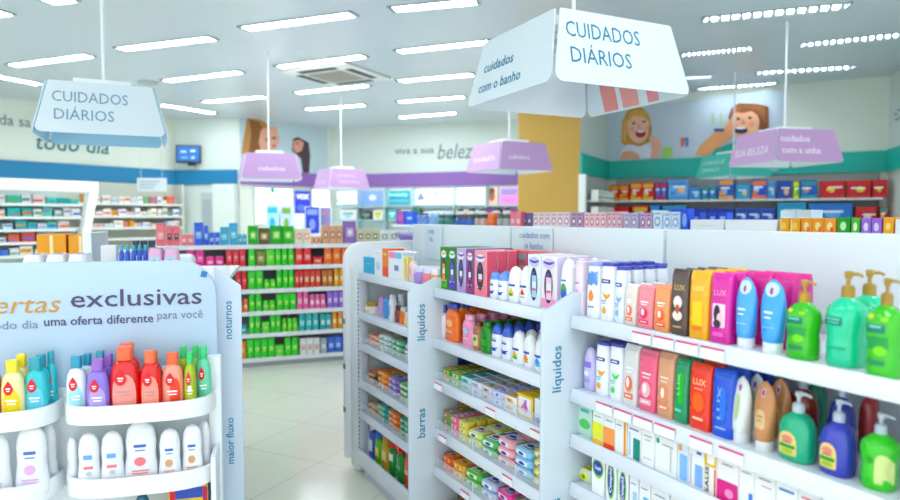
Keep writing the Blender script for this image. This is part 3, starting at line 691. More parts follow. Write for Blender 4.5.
R(fg, ZA, 711.5, 734, 272.5, slab, ('D83CA0', 'E83CA8', [('text', 0, .72, .6, .09, 'F0A0C8', 'LUX'), ('rect', 0, .40, .62, .34, 'F4DCEC'), ('ell', -.08, .42, .32, .26, '2C2038'), ('ell', .06, .34, .3, .2, 'F0D0D8'), ('ell', -.06, .28, .36, .12, '3C2840'), ('rect', 0, .13, .5, .06, 'F070C0')]), 'magenta shower gel bottle with dark haired portrait', Q, 'shower gel', rows=4, d=.04)
row(fg, ZA, 752, 800, 272.5, slab, ('D82E8E', 'E83498', []), {}, 'magenta shower gel bottle standing behind blue tubes', Q, 'shower gel', 'magenta bottles behind the blue tubes', n=2, rows=2, d=.04, b0=.10)
R(fg, ZA, 738, 762.5, 277, tube, ('58A8EC', 'F4F6FA', [('ell', 0, .86, .6, .2, 'CCE4F8'), ('rect', -.05, .55, .4, .03, 'E8F4FF'), ('rect', -.05, .48, .3, .02, 'E8F4FF'), ('rect', 0, .35, .5, .015, 'A0D0F8')]), 'light blue lotion tube with white cap, before magenta bottles', Q, 'lotion')
R(fg, ZA, 763.5, 793, 279, tube, ('4CA4EC', 'F4F6FA', [('ell', 0, .86, .6, .2, 'CCE4F8'), ('rect', -.05, .55, .4, .03, 'E8F4FF'), ('rect', -.05, .48, .3, .02, 'E8F4FF'), ('rect', 0, .35, .5, .015, 'A0D0F8')]), 'light blue lotion tube beside the lime green pump bottle', Q, 'lotion')
GP = [('rect', -.05, .50, .56, .09, '0C7C6C'), ('rect', -.05, .52, .36, .02, '90E0C8'), ('rect', 0, .36, .6, .12, '1C9C50'), ('ell', .1, .28, .36, .1, '80D840'), ('rect', 0, .16, .5, .05, '0C8C60'), ('ell', -.2, .62, .24, .05, 'D0E840'), ('ell', .2, .6, .2, .05, '98D840')]
R(fg, ZA, 791, 829, 280, pump, ('4CBC34', 'B89020', GP), 'lime green soap bottle with gold pump', Q, 'soap bottle', d=.065, kw={'wide': 1}, b0=.02)
R(fg, ZA, 832, 880, 271, pump, ('28CCA0', 'A88820', [('rect', -.12, .48, .5, .09, '0C7C6C'), ('rect', -.12, .5, .4, .02, '70D8C0'), ('rect', -.12, .465, .36, .015, '70D8C0'), ('rect', 0, .2, .5, .02, '18A888')]), 'big turquoise soap bottle with gold pump', Q, 'soap bottle', rows=2, d=.075, kw={'wide': 1}, b0=.03)
R(fg, ZA, 874, 920, 278, pump, ('4CBC34', 'A08028', GP), 'lime green soap bottle with gold pump cut by the frame', Q, 'soap bottle', d=.07, kw={'wide': 1}, b0=.0)
# ---- near bay, second shelf
Q = T2 + NB
R(fg, ZB, 580.5, 592.5, 345, domed, ('C8C4EC', 'C8BCE8', [('rect', 0, .6, .6, .14, '8878D8'), ('ell', 0, .4, .4, .12, 'F0F0FF'), ('rect', 0, .24, .5, .1, 'A898E0')]), 'lavender lotion bottle beside the divider board', Q, 'lotion', rows=3)
R(fg, ZB, 593, 607, 340, flipbottle, ('F0F4FA', '3C44A8', BL('F0A820', '60A0D0')), 'white body lotion with navy cap and yellow swirl', Q, 'lotion', rows=3)
R(fg, ZB, 607, 622, 341.5, flipbottle, ('F0F4FA', '3C44A8', BL('68D870', '60C0A0')), 'white body lotion with navy cap and green swirl', Q, 'lotion', rows=3)
R(fg, ZB, 622, 638, 343, slab, ('E0E0E0', 'ECECEA', gl('F0805C')), 'clear grey shower gel with coral print', Q, 'shower gel', rows=3)
R(fg, ZB, 638, 657, 348.5, slab, ('EC6C8C', 'F08CA4', gl('F8C0C8', 'FFE8EC')), 'pink shower gel with white flower print', Q, 'shower gel', rows=3)
R(fg, ZB, 657, 675, 351, slab, ('DCA484', 'E0B090', gl('F09870', 'FCE0D0')), 'tan shower gel with coral flower print', Q, 'shower gel', rows=3)
R(fg, ZB, 675, 690, 357.5, slab, ('0C9468', '109C70', [('rect', .05, .55, .4, .5, '30B838'), ('vtext', -.1, .6, .2, .34, 'A0F0B0', 'LUX'), ('rect', -.1, .2, .5, .05, '70E0A0')]), 'dark green shower gel bottle', Q, 'shower gel', rows=3, d=.04)
R(fg, ZB, 690, 713.5, 362, slab, ('F04A18', 'F45820', [('text', 0, .72, .6, .1, 'FFC8A0', 'LUX'), ('rect', 0, .62, .4, .02, 'FFB0A0'), ('ell', 0, .42, .56, .3, 'F87028'), ('rect', 0, .17, .5, .04, 'FFD0B0')]), 'bright orange red shower gel bottle', Q, 'shower gel', rows=3, d=.04)
R(fg, ZB, 713.5, 736, 368, slab, ('2458D0', '2C60D8', [('vtext', -.08, .5, .2, .5, '90C0FF', 'LUX'), ('ell', .1, .5, .3, .5, '3C78E8'), ('rect', 0, .14, .5, .03, 'A0C8FF')]), 'royal blue shower gel bottle', Q, 'shower gel', rows=4, d=.04)
R(fg, ZB, 734.5, 757, 376, tube, ('E4ECE8', 'F0F4F4', [('ell', -.05, .55, .36, .4, 'C8D8B0'), ('vtext', 0, .5, .1, .3, '90A880', 'hidratante')]), 'white lotion tube with pale green print', Q, 'lotion', rows=2, d=.05)
R(fg, ZB, 757, 783, 381, tube, ('C88C60', 'F0F0F0', [('arch', -.03, .46, .52, .28, 'E0C094'), ('rect', -.03, .5, .34, .02, 'A88058'), ('rect', -.03, .44, .3, .015, 'A88058')]), 'caramel brown lotion tube with white cap', Q, 'lotion', rows=2, d=.05)
PL2 = [('arch', -.08, .26, .56, .34, 'F0D890'), ('ell', -.08, .33, .34, .1, 'E89088'), ('rect', -.08, .22, .48, .05, '2C9C3C'), ('ell', -.08, .15, .36, .07, 'A8D048'), ('rect', -.08, .28, .3, .015, '907848')]
R(fg, ZB, 783.5, 825, 391, pump, ('18B088', 'C4D0D8', PL2), 'emerald hand soap bottle with white pump', Q, 'soap bottle', d=.06)
R(fg, ZB, 826, 867, 399, pump, ('3A44B4', 'B8C4D8', PL2), 'indigo hand soap bottle with white pump', Q, 'soap bottle', d=.06)
R(fg, ZB, 868, 914, 413, pump, ('4CC83C', 'B8C8D0', [('ell', -.05, .4, .2, .1, '38A030'), ('arch', .28, .3, .4, .4, 'D8E8A0')]), 'apple green hand soap bottle with white pump', Q, 'soap bottle', d=.07, kw={'wide': 1})
R(fg, ZB, 790, 826, None, pump, ('983C30', 'B0BCC8', []), 'brown hand soap bottle behind the emerald one', Q, 'soap bottle', d=.06, b0=.14, h=.20)
R(fg, ZB, 835, 864, None, pump, ('2C3C9C', 'B0C4D4', []), 'dark blue hand soap bottle behind the indigo one', Q, 'soap bottle', d=.06, b0=.13, h=.205)
R(fg, ZB, 812, 834, None, pump, ('1C9470', 'B0C4D4', []), 'green hand soap bottle deep behind the emerald one', Q, 'soap bottle', d=.06, b0=.24, h=.20)
R(fg, ZB, 868, 890, None, pump, ('A83C40', 'C8D0D8', []), 'red hand soap bottle deep behind the apple green one', Q, 'soap bottle', d=.06, b0=.22, h=.20)
# ---- near bay, third shelf: cartons
Q = T3 + NB
F_ = 'F2F4F4'
c3 = [(592.5, 603.5, 415, ('E8F2F0', 'D0D8D8', [('rect', 0, .38, .98, .42, 'E0E430'), ('rect', 0, .75, .6, .03, '90A0A0'), ('rect', 0, .08, .98, .14, 'F0C830')]), 'pale carton with lime yellow lower half'),
      (603.5, 615.5, 419, ('EEF0F0', 'D8D8D8', [('rect', 0, .34, .98, .46, 'F4A060'), ('rect', 0, .07, .98, .13, 'E84C14'), ('rect', 0, .75, .6, .03, '90A0A0')]), 'white carton with orange lower half'),
      (615.5, 627.5, 425, (F_, 'E8D8A8', [('rect', .36, .5, .2, .98, 'F0A428'), ('rect', -.15, .75, .5, .03, '9098A8')]), 'white carton with amber edge stripe'),
      (628, 642.5, 429, (F_, 'DCE4EC', [('rect', .2, .3, .5, .55, '0C8C80'), ('rect', 0, .78, .7, .04, '8088B0'), ('rect', -.3, .4, .12, .6, 'C0D0E8')]), 'white carton with teal square'),
      (642.5, 656.5, 434, (F_, 'E0E8E8', [('rect', 0, .75, .6, .03, 'A0A8B0'), ('rect', 0, .65, .4, .02, 'A0A8B0'), ('rect', 0, .2, .6, .02, 'B0B8C0')]), 'plain white carton with grey print'),
      (656.5, 679.5, 439, (F_, 'D8E8E4', [('rect', 0, .92, .98, .1, '0C907C'), ('ell', -.35, .75, .16, .14, '18A890'), ('rect', .1, .7, .5, .03, '90B0B0'), ('rect', .25, .4, .06, .6, 'C8CCD0')]), 'wide white carton with teal top edge'),
      (679.5, 691, 447, ('E0ECF4', '78A8DC', [('rect', .1, .35, .7, .6, '88B8EC'), ('tri', -.2, .8, .5, .3, 'F0A078')]), 'pale blue carton with coral corner'),
      (691, 707.5, 452, (F_, 'D8E0F0', [('rect', .18, .3, .5, .5, '88B0EC'), ('rect', -.32, .4, .1, .7, 'B8C4D8'), ('rect', .2, .82, .3, .06, '3058C0')]), 'white carton with sky blue square'),
      (707.5, 720.5, 458, ('F4F4EC', 'F0C818', [('rect', 0, .8, .96, .36, 'F0C418'), ('rect', .05, .8, .6, .24, 'F8F8F0'), ('rect', .4, .3, .12, .6, 'E03838'), ('vtext', -.22, .32, .3, .58, '383838', 'SALIS')]), 'white carton with yellow top and black upright letters'),
      (720.5, 743, 462, ('F4F0F4', 'E8D0E0', [('rect', 0, .2, .98, .5, 'D82C88'), ('rect', 0, .8, .5, .03, '9090A0'), ('ell', .1, .2, .4, .2, 'F098C8')]), 'white carton with magenta lower half'),
      (743, 759, 468, (F_, 'D0DCF0', [('rect', .3, .2, .25, .4, '3C74D8'), ('rect', 0, .8, .6, .03, 'A0A8B0')]), 'white carton with blue corner'),
      (759, 781, 474, (F_, 'E0E4E8', [('rect', 0, .8, .6, .03, '9098A8'), ('rect', .1, .66, .5, .02, 'C08088')]), 'broad white carton with fine print'),
      (781, 804, 482, (F_, 'D8E4EC', [('rect', 0, .75, .7, .05, '4878C8')]), 'white carton with blue line'),
      (804, 828, 490, ('ECF0F4', 'D8E4EC', [('rect', 0, .75, .7, .05, 'D87888')]), 'white carton with rose line'),
      (828, 860, 500, ('ECF0F4', 'D8E4EC', [('rect', 0, .75, .7, .05, '60A890')]), 'white carton with green line')]
for x0, x1, yt, a, dsc in c3: R(fg, ZC, x0, x1, yt, carton, a, dsc, Q, 'carton', rows=2, d=.05, h=.118, b0=.012, gap=.0015, jit=.01)
R(fg, ZC, 578, 592, None, carton, ('C8E8D8', 'B0D8C0', [('ell', 0, .35, .8, .3, '60C870'), ('rect', 0, .75, .6, .1, '58B8C8')]), 'light green carton tucked beside divider board', Q, 'carton', rows=3, d=.04, h=.11, b0=.03)
# ---- near bay, fourth shelf
Q = T4 + NB
ov = [('rect', 0, .5, .98, .98, 'F4F8F8'), ('ell', 0, .66, .9, .5, '8CCC30'), ('ell', 0, .66, .74, .36, '1C3CA0'), ('text', 0, .66, .5, .1, 'FFFFFF', 'Cetaphil')]
ov2 = [('ell', .0, .52, .72, .92, '8CCC30'), ('ell', 0, .52, .52, .8, '1C3CA0'), ('vtext', 0, .52, .26, .6, 'FFFFFF', 'Cetaphil')]
R(fg, ZD, 591.5, 605, None, carton, ('F0F6F4', 'E0ECE8', ov), 'white carton with round navy and green badge', Q, 'carton', rows=2, d=.06, h=.13, b0=.012)
R(fg, ZD, 605.5, 617.5, None, carton, ('F0F6F4', 'E0ECE8', ov2), 'white carton with upright navy oval, wider one', Q, 'carton', rows=2, d=.05, h=.13, b0=.012)
R(fg, ZD, 618, 629.5, None, carton, ('F0F4F8', 'E0ECE8', ov2), 'white carton with upright navy oval, narrower one', Q, 'carton', rows=2, d=.05, h=.118, b0=.012)
for i, (x0, x1, c, t) in enumerate([(630, 640, 'A8D0E8', 'white carton with pale blue block'), (640, 652, '6CB8D8', 'white carton with cyan block'), (652, 672, 'D87078', 'white carton with small red badge'), (672, 690, '98B8D8', 'white carton with grey blue block'), (690, 712, '70C0A8', 'white carton with mint block'), (712, 736, 'C8C8D8', 'white carton with lilac block')]):
    R(fg, ZD, x0, x1, None, carton, ('EEF2F6', 'E0E8F0', [('rect', .15, .35, .5, .5, c), ('rect', 0, .8, .6, .03, '8090B0')]), t, Q, 'carton', rows=2, d=.05, h=.115, b0=.012)
R(fg, ZD, 577, 590, None, pack, ('D8E4D8', 'E8F030', '70A030'), 'yellow and clear soft pack beside divider board', Q, 'pack', rows=3, d=.08, h=.045, kw={'soft': 1})

# ---- middle bay, top shelf
WARP = False
Q = T1 + MBY
def cart(col, win, bot, side, wave='7060B0'): return (col, side, [('rect', 0, .14, .9, .2, bot), ('ell', 0, .83, .7, .18, 'F4ECF8'), ('swoosh', 0, .86, .8, .14, wave), ('rect', 0, .2, .5, .03, 'FFFFFF')])
def RW(x0, x1, yt, a, win, dsc, rows=4, Z=Z1, d=.045, **k): R(fg, Z, x0, x1, yt, carton, a, dsc, Q, 'carton', rows=rows, d=d, kw={'window': win}, **k)
RW(440, 448, 246.5, cart('2C8C30', None, '60B830', '1C7028', 'F0C030'), 'F09030', 'green carton with orange bottle window')
RW(448, 456.5, 247, cart('3C7C48', None, '5844A8', '207838', '50C060'), '6858C8', 'green carton with violet bottle window')
RW(456.5, 466, 248, cart('C8B0DC', None, 'B898D0', '8C6CB8'), '2C4C90', 'lilac carton with dark oval window')
RW(466, 474, 248.5, cart('7C5890', None, 'A04888', '68447C', 'E080A0'), '98284C', 'plum carton with crimson oval window')
RW(474, 487, 250, cart('F0A0A8', None, 'F08898', 'D85C70'), '4C3444', 'salmon pink carton with dark oval window', rows=3)
NV = [('rect', -.02, .5, .5, .05, '3050B0'), ('swoosh', 0, .28, .7, .16, '2C58C8'), ('ell', 0, .22, .5, .08, '2C58C8'), ('rect', 0, .56, .4, .02, '30A090')]
row(fg, Z1, 487, 504, 271, domed, ('F4F8FC', '6C98E4', NV), {}, 'white bottle with light blue dome cap and navy swoosh', Q, 'soap bottle', 'white bottles with light blue dome caps', n=2, rows=4)
R(fg, Z1, 505, 516.5, 265.5, domed, ('F6F8FC', 'F6F8FC', [('rect', 0, .48, .6, .06, '3050B0'), ('tri', .02, .3, .6, .24, 'E8C818'), ('ell', 0, .22, .4, .08, '58B030')]), 'white domed bottle with yellow and green print', Q, 'soap bottle', rows=3, d=.05)
R(fg, Z1, 516.5, 527.5, 266, domed, ('F6F8FC', 'F6F8FC', [('rect', 0, .48, .6, .06, '3050B0'), ('tri', .02, .32, .5, .22, 'F04838'), ('rect', 0, .2, .4, .03, 'C0A0B0')]), 'white domed bottle with red print', Q, 'soap bottle', rows=3, d=.05)
RW(527.5, 541, 254, ('E8EEF4', 'D8DCEC', [('ell', 0, .86, .8, .2, 'C8C8F0'), ('swoosh', 0, .88, .8, .14, '5C48A0'), ('rect', 0, .1, .9, .14, 'E8F0F8')]), 'A8D4F0', 'white carton with oval window and light blue bottle', rows=3)
RW(541, 556.5, 255.5, ('F0E8F0', 'D8CCE4', [('ell', 0, .86, .8, .2, 'D8C8F0'), ('swoosh', 0, .88, .8, .14, '5C48A0'), ('rect', 0, .12, .9, .18, 'F0A0C8')]), 'F4C8DC', 'white carton with oval window and pink base', rows=3)
R(fg, Z1, 556.5, 570, 258, domed, ('F4F8FC', 'F4F8FC', [('ell', 0, .4, .5, .3, '60A070'), ('ell', .05, .34, .4, .2, '3C68C8'), ('rect', 0, .6, .4, .03, '6080B0')]), 'white rounded bottle with green and blue flower', Q, 'soap bottle', rows=3, d=.05)
R(fg, Z1, 571, 583, 260, flipbottle, ('ECDCEC', 'E8D4E8', [('drop', 0, .3, .5, .3, 'E070B8'), ('rect', 0, .6, .5, .03, 'B090C0'), ('rect', 0, .1, .5, .05, 'C040A0')]), 'pale pink lotion bottle ending the shelf', Q, 'lotion', rows=3, d=.04, gap=.016)
row(fg, Z1, 490, 560, 250, carton, ('E8808C', 'D85868', [('rect', 0, .84, .8, .14, 'A8B4C0'), ('rect', 0, .6, .6, .1, 'F8C8C8')]), {}, 'salmon pink carton in the rear', Q, 'carton', 'salmon pink cartons in the rear', n=7, d=.045, b0=.26)
# ---- middle bay, second shelf
Q = T2 + MBY
R(fg, Z2, 434.5, 443, 303, spray, ('ECE8F4', '3450B8', [('rect', 0, .4, .7, .3, 'F0F4FF'), ('ell', 0, .3, .5, .1, 'E86080')]), 'white bottle with blue cap beside the board', Q, 'soap bottle', rows=3)
OB = [('ell', 0, .48, .5, .2, 'F8B880'), ('rect', 0, .26, .5, .05, 'F8C090')]
R(fg, Z2, 443, 455.5, 302, shampoo, ('F07818', '3450B0', OB), 'orange bottle with blue cap', Q, 'soap bottle', rows=6, d=.05)
R(fg, Z2, 455.5, 460, None, shampoo, ('F08418', '3450B0', OB), 'slim orange bottle with blue cap', Q, 'soap bottle', rows=5, h=.18, b0=.06)
R(fg, Z2, 460, 471, 313, shampoo, ('F09CC0', 'F4B0CC', [('ell', 0, .5, .5, .2, 'B0D0F0'), ('rect', 0, .26, .5, .05, 'F8D0E0')], 'soap_bottle'), 'light pink bottle', Q, 'soap bottle', rows=6, d=.05)
R(fg, Z2, 471, 478.5, 320, shampoo, ('A87050', '6C3428', [('rect', 0, .35, .7, .4, 'D8D8A0'), ('ell', 0, .4, .5, .16, '70A050')], 'soap_bottle'), 'brown and cream bottle', Q, 'soap bottle', rows=6)
R(fg, Z2, 478.5, 488.5, 320, shampoo, ('1C8C2C', '188028', [('rect', 0, .35, .5, .2, '38B040')], 'soap_bottle'), 'deep green bottle', Q, 'soap bottle', rows=6)
row(fg, Z2, 488.5, 509, 324, domed, ('F0F4FC', '3C60C8', NV), {}, 'white bottle with blue dome cap and navy swoosh', Q, 'soap bottle', 'white bottles with blue dome caps', n=2, rows=6)
DV = lambda c, c2: [('rect', -.02, .45, .6, .07, '3050B0'), ('tri', 0, .3, .6, .24, c), ('ell', 0, .2, .44, .1, c2)]
R(fg, Z2, 509, 520.5, 329, domed, ('F6F8FC', 'F6F8FC', DV('E8C818', '58B030')), 'white domed bottle with yellow triangle', Q, 'soap bottle', rows=5, d=.05)
R(fg, Z2, 520.5, 531, 332, domed, ('F6F8FC', 'F6F8FC', DV('F08830', 'F0A850')), 'white domed bottle with orange triangle', Q, 'soap bottle', rows=5, d=.05)
R(fg, Z2, 531, 543.5, 335.5, domed, ('F6F8FC', 'F6F8FC', DV('38A0E0', '58B8E8')), 'white domed bottle with blue triangle', Q, 'soap bottle', rows=5, d=.05)
R(fg, Z2, 544, 556, 341, domed, ('F6F8FC', 'F6F8FC', DV('F060A8', 'F080B8')), 'white domed bottle with pink triangle', Q, 'soap bottle', rows=5, d=.05)
R(fg, Z2, 557, 570, 344, domed, ('F6F8FC', 'F6F8FC', DV('50A070', '58B8A8')), 'white domed bottle with green triangle', Q, 'soap bottle', rows=4, d=.05)
# ---- trays of soap packs: columns of flat packs
def trays(fr, Z, s0, cols, where, depth=.38, y0=.02, cat='soap'):
    """cols: (width, pack depth, thickness, layers, colour, inner colour, mark, soft, description)"""
    s = s0
    for w, d, h, lay, c, c2, mk, soft, dsc in cols:
        o = pack(w - .005, d - .004, h - .0015, c, c2, mk, soft=soft, name='soft_pack' if soft else 'soap_pack'); first = True
        k = 0; nn = int((depth - y0) / d)
        for j in range(nn):
            L_ = lay
            for l in range(L_):
                q = o if first else copy_tree(o); first = False
                put(q, fr, s + w / 2, y0 + d * (j + .5), Z + .001 + l * h + (0), random.uniform(-.04, .04) * (1 if not soft else 2))
                top = 'top' if l == L_ - 1 else ('bottom' if l == 0 else 'middle')
                lb = dsc + ', ' + ('front' if j == 0 else ORD[j]) + (' ' + top if lay > 1 else '') + ' one ' + where
                tag(q, lb, cat, dsc + 's ' + where)
        s += w
    return s
Lm = SB + .03
Q = T3 + MBY
trays(fg, Z3, Lm, [(.085, .062, .03, 2, '2C9430', 'E8C840', 'D84038', 0, 'green soap box'), (.085, .062, .03, 2, '48A838', 'F0E8B0', 'C84830', 0, 'light green soap box'),
    (.085, .062, .03, 2, 'C8E4E4', '58A8C8', '48A050', 0, 'aqua soap box'), (.085, .062, .03, 2, 'E4ECF8', 'A0B8E8', 'E8A0B8', 0, 'white and blue soap box'), (.085, .062, .03, 2, 'DCD0F0', 'F0E070', '4868C0', 0, 'lavender soap box'),
    (.085, .062, .03, 2, 'C8D0F4', 'F4F4FF', '5868C8', 0, 'periwinkle soap box'), (.085, .062, .03, 2, 'F4F4F8', 'F0D060', 'E070A0', 0, 'white and yellow soap box')], Q)
R(fg, Z3, 517, 533, None, carton, ('F0D040', 'E0B830', [('rect', 0, .5, .8, .8, 'F8F4F8'), ('tri', 0, .45, .7, .6, 'F080B8'), ('vtext', .05, .5, .2, .6, '3858B8', 'creme')]), 'yellow framed carton with pink triangle', Q, 'soap', rows=5, d=.04, h=.085)
R(fg, Z3, 534, 556, None, carton, ('E8F0F8', 'D8E0F0', [('rect', 0, .14, .9, .2, '3858C8'), ('vtext', -.1, .6, .16, .5, '2C48A8', 'suave'), ('ell', .2, .5, .4, .3, 'C0E0F0')]), 'white carton with royal blue base', Q, 'soap', rows=5, d=.04, h=.09)
Q = T4 + MBY
e_ = trays(fg, Z4, Lm, [(.075, .055, .03, 3, '5CA048', 'C83C50', 'F0D0D8', 0, 'green and red soap box'), (.075, .055, .03, 3, 'E06888', 'F8D8E8', 'C03468', 0, 'pink soap box'), (.075, .055, .03, 3, 'E8D868', 'F8F4C0', '80A838', 0, 'yellow soap box'), 
    (.11, .085, .036, 2, 'D8E890', 'F4F8E0', '3058B0', 1, 'lime soft soap pack'), (.12, .09, .036, 2, '58B868', 'F4F8F0', '3048A8', 1, 'green soft soap pack'), (.12, .09, .036, 3, 'F0B0B8', 'F8E8EC', '3848B0', 1, 'pink soft soap pack'),
    (.12, .09, .036, 3, '90C8F0', 'F0F8FF', '3048B0', 1, 'sky blue soft soap pack'), (.13, .10, .033, 4, 'E0D070', 'F0E8A8', '3C4CA0', 1, 'straw yellow soft soap pack'), (.11, .08, .033, 3, 'D8DCF0', 'F4F4FC', '4858A8', 1, 'white lilac soft soap pack')], Q)
Q = T5 + MBY
trays(fg, Z5, Lm, [(.10, .07, .034, 2, 'E85828', 'F8C038', 'D03028', 0, 'orange red soap box'), (.10, .07, .034, 2, 'F0B030', 'F8E088', 'E06820', 0, 'amber soap box'), (.13, .09, .036, 2, '60C048', 'E8F8E0', '2C8838', 1, 'bright green soft soap pack'),
    (.12, .09, .036, 2, 'B8C8E8', 'F4F8FF', '3050B0', 1, 'pale blue soft soap pack'), (.12, .09, .036, 2, 'E8489C', 'F8D0E8', '4838A0', 1, 'magenta soft soap pack'), (.12, .09, .036, 2, 'F4C0A0', 'F8E8E0', '4048A8', 1, 'peach soft soap pack'), (.12, .09, .036, 2, 'C8B0E0', 'F0E8F8', '4838A0', 1, 'lilac soft soap pack')], Q)
Q = 'on bottom shelf of ' + MBY
trays(fg, .13, Lm, [(.16, .12, .05, 2, 'C07820', 'E8A838', '804810', 1, 'brown orange refill pack'), (.16, .12, .05, 2, 'B88828', 'E8C868', '705018', 1, 'ochre refill pack'), (.16, .12, .05, 2, 'A86828', 'E0A060', '704010', 1, 'tan refill pack')], Q, cat='refill')

# ---- far bay
Q = T1 + FB
R(fg, Z1, 363.5, 374, 257, carton, ('38A8D0', '2C90B8', [('rect', 0, .6, .5, .05, '80D0E8')]), 'turquoise carton at the end panel', Q, 'carton', h=.095)
R(fg, Z1, 374.5, 382, 251, carton, ('ECF2F6', 'D8E4EC', [('rect', 0, .4, .5, .3, 'C8D8E4')]), 'thin white leaflet box', Q, 'carton', d=.02)
R(fg, Z1, 382, 388.5, 248, carton, ('F08828', 'E05818', [('rect', 0, .2, .9, .3, 'F05028'), ('rect', 0, .8, .6, .1, 'F8C060')]), 'tall orange carton', Q, 'carton', rows=2)
R(fg, Z1, 388.5, 402, 251, carton, ('F0F4F8', 'C8D4E4', [('rect', -.2, .86, .5, .22, 'F090C0'), ('rect', .25, .86, .4, .22, '70C8E8'), ('rect', .1, .4, .3, .2, '7888C8')]), 'white carton with pink and cyan corners', Q, 'carton', rows=2)
R(fg, Z1, 402, 407, 256, carton, ('F4F0D8', 'E8D058', [('rect', .2, .5, .4, .9, 'F0D848')]), 'slim white and yellow carton', Q, 'carton')
R(fg, Z1, 407, 414, None, pump, ('F0D8D0', 'D8D0D0', [('rect', 0, .35, .5, .2, 'F0A0A0')]), 'blush pump bottle', Q, 'soap bottle', h=.15)
R(fg, Z1, 414, 421, None, jar, ('A890D8', 'D8D8F0', []), 'lilac clear round jar', Q, 'jar', h=.085, rows=2)
R(fg, Z1, 422, 429, None, jar, ('F08C98', 'E0DCF0', []), 'rose clear round jar', Q, 'jar', h=.085, rows=2)
R(fg, Z1, 430, 437.5, None, jar, ('F4A868', 'ECE0E8', []), 'orange clear round jar', Q, 'jar', h=.085, rows=2)
Q = T2 + FB
R(fg, Z2, 367, 374, None, jar, ('E8E4DC', 'A88C38', [('rect', 0, .3, .6, .2, 'D8C8A8')]), 'small white jar with gold lid', Q, 'jar', h=.07, rows=3)
R(fg, Z2, 376, 381, None, domed, ('C8A0D0', 'C090D0', []), 'egg shaped lilac stick', Q, 'deodorant', h=.115, rows=2)
R(fg, Z2, 381, 386, None, domed, ('5098D8', '4C90D8', []), 'egg shaped blue stick', Q, 'deodorant', h=.115, rows=2)
R(fg, Z2, 387, 391.5, None, shampoo, ('F0F4F8', 'F0F4F8', [('rect', 0, .4, .4, .4, '90A8D8')]), 'slim tall white bottle', Q, 'lotion', h=.14, rows=2)
R(fg, Z2, 393, 397, None, spray, ('8C4C40', '503838', []), 'small brown bottle', Q, 'bottle', h=.09, rows=3)
R(fg, Z2, 397.5, 403, None, spray, ('F08030', 'E8E0E0', []), 'small orange bottle with white cap', Q, 'bottle', h=.09, rows=3)
R(fg, Z2, 403.5, 409, None, jar, ('ECC898', 'E8D8C8', []), 'beige jar', Q, 'jar', h=.075, rows=3)
R(fg, Z2, 410, 425, None, shampoo, ('E8D8E8', 'B8A8D0', [('rect', 0, .4, .5, .4, 'D088B0')]), 'pale mauve bottle beside divider board', Q, 'lotion', n=2, h=.14, rows=2)
Lf = SA + .04
trays(fg, .811, Lf, [(.17, .11, .03, 2, 'F0C0A0', 'E87098', 'F0A030', 1, 'coral wipes pack'), (.17, .11, .03, 3, 'C8DCD8', 'F4F8F8', '80B8A0', 1, 'pale grey wipes pack'), (.17, .11, .03, 3, '70BC94', 'D0ECD8', '309860', 1, 'green wipes pack'), (.17, .11, .03, 3, 'D0A8D8', 'F0E0F4', '9058B0', 1, 'lilac wipes pack'), (.17, .11, .03, 3, '5878D0', 'C8D8F8', '3048A0', 1, 'blue wipes pack')], T3 + FB, cat='wipes')
trays(fg, .59, Lf, [(.15, .10, .032, 2, '583C30', 'F08830', 'E0A040', 1, 'brown wipes pack'), (.15, .10, .032, 3, 'F08C30', 'F8C060', 'D05020', 1, 'orange wipes pack'), (.15, .10, .032, 3, '8C70C0', 'D8C8F0', '5038A0', 1, 'violet wipes pack'), (.15, .10, .032, 3, '38A868', 'D0F0D8', 'F0C030', 1, 'green wipes sleeve'), (.16, .11, .034, 4, 'E84C60', 'F8B0B8', 'F8F0F0', 1, 'red wipes pack'), (.16, .11, .03, 2, 'F0D048', 'F8F0A8', 'E09020', 1, 'yellow wipes pack')], T4 + FB, cat='wipes')
trays(fg, .405, Lf, [(.15, .10, .032, 2, 'D8A888', 'F0D8C0', 'A07050', 1, 'beige wipes pack'), (.15, .10, .032, 3, '38B0A8', 'A0E0D8', 'F0C040', 1, 'teal wipes pack'), (.15, .10, .032, 3, 'F08038', 'F8C890', 'E04828', 1, 'tangerine wipes pack'), (.15, .10, .032, 3, '2CA078', 'A8E8C8', '106848', 1, 'jade wipes pack'), (.15, .10, .032, 2, 'F0C838', 'F08850', 'D84838', 1, 'mustard wipes pack'), (.15, .10, .032, 2, 'E85048', 'F8C8B0', 'B02828', 1, 'scarlet wipes pack')], T5 + FB, cat='wipes')
Q = 'on bottom shelf of ' + FB; ZB0 = .132
R(fg, ZB0, 357, 361, None, spray, ('E84C40', 'F4F4F8', [('rect', 0, .4, .6, .2, 'FFFFFF')]), 'red bottle with white cap', Q, 'bottle', rows=3, h=.19)
R(fg, ZB0, 361.5, 366, None, spray, ('F0E8EC', 'E86858', [('rect', 0, .4, .6, .3, 'E84C60')]), 'white bottle with red cap', Q, 'bottle', rows=3, h=.19)
R(fg, ZB0, 367, 373, None, spray, ('2C58B8', 'F0F4FC', [('rect', 0, .35, .6, .3, 'E8F0F8')]), 'blue trigger spray', Q, 'spray', rows=2, h=.23, kw={'trigger': True})
R(fg, ZB0, 373.5, 378.5, None, spray, ('68B838', '2C60C8', [('rect', 0, .35, .7, .3, 'F0E060')]), 'lime bottle with blue cap', Q, 'bottle', rows=3, h=.2)
R(fg, ZB0, 379.5, 386, None, spray, ('C8A038', 'C89838', [('rect', 0, .4, .7, .3, 'E8D898')]), 'gold aerosol bottle', Q, 'bottle', rows=3, h=.2)
R(fg, ZB0, 387, 393, None, spray, ('188838', 'E83830', [('rect', 0, .5, .7, .2, 'F0F4F0')]), 'green bottle with red cap', Q, 'bottle', rows=3, h=.21)
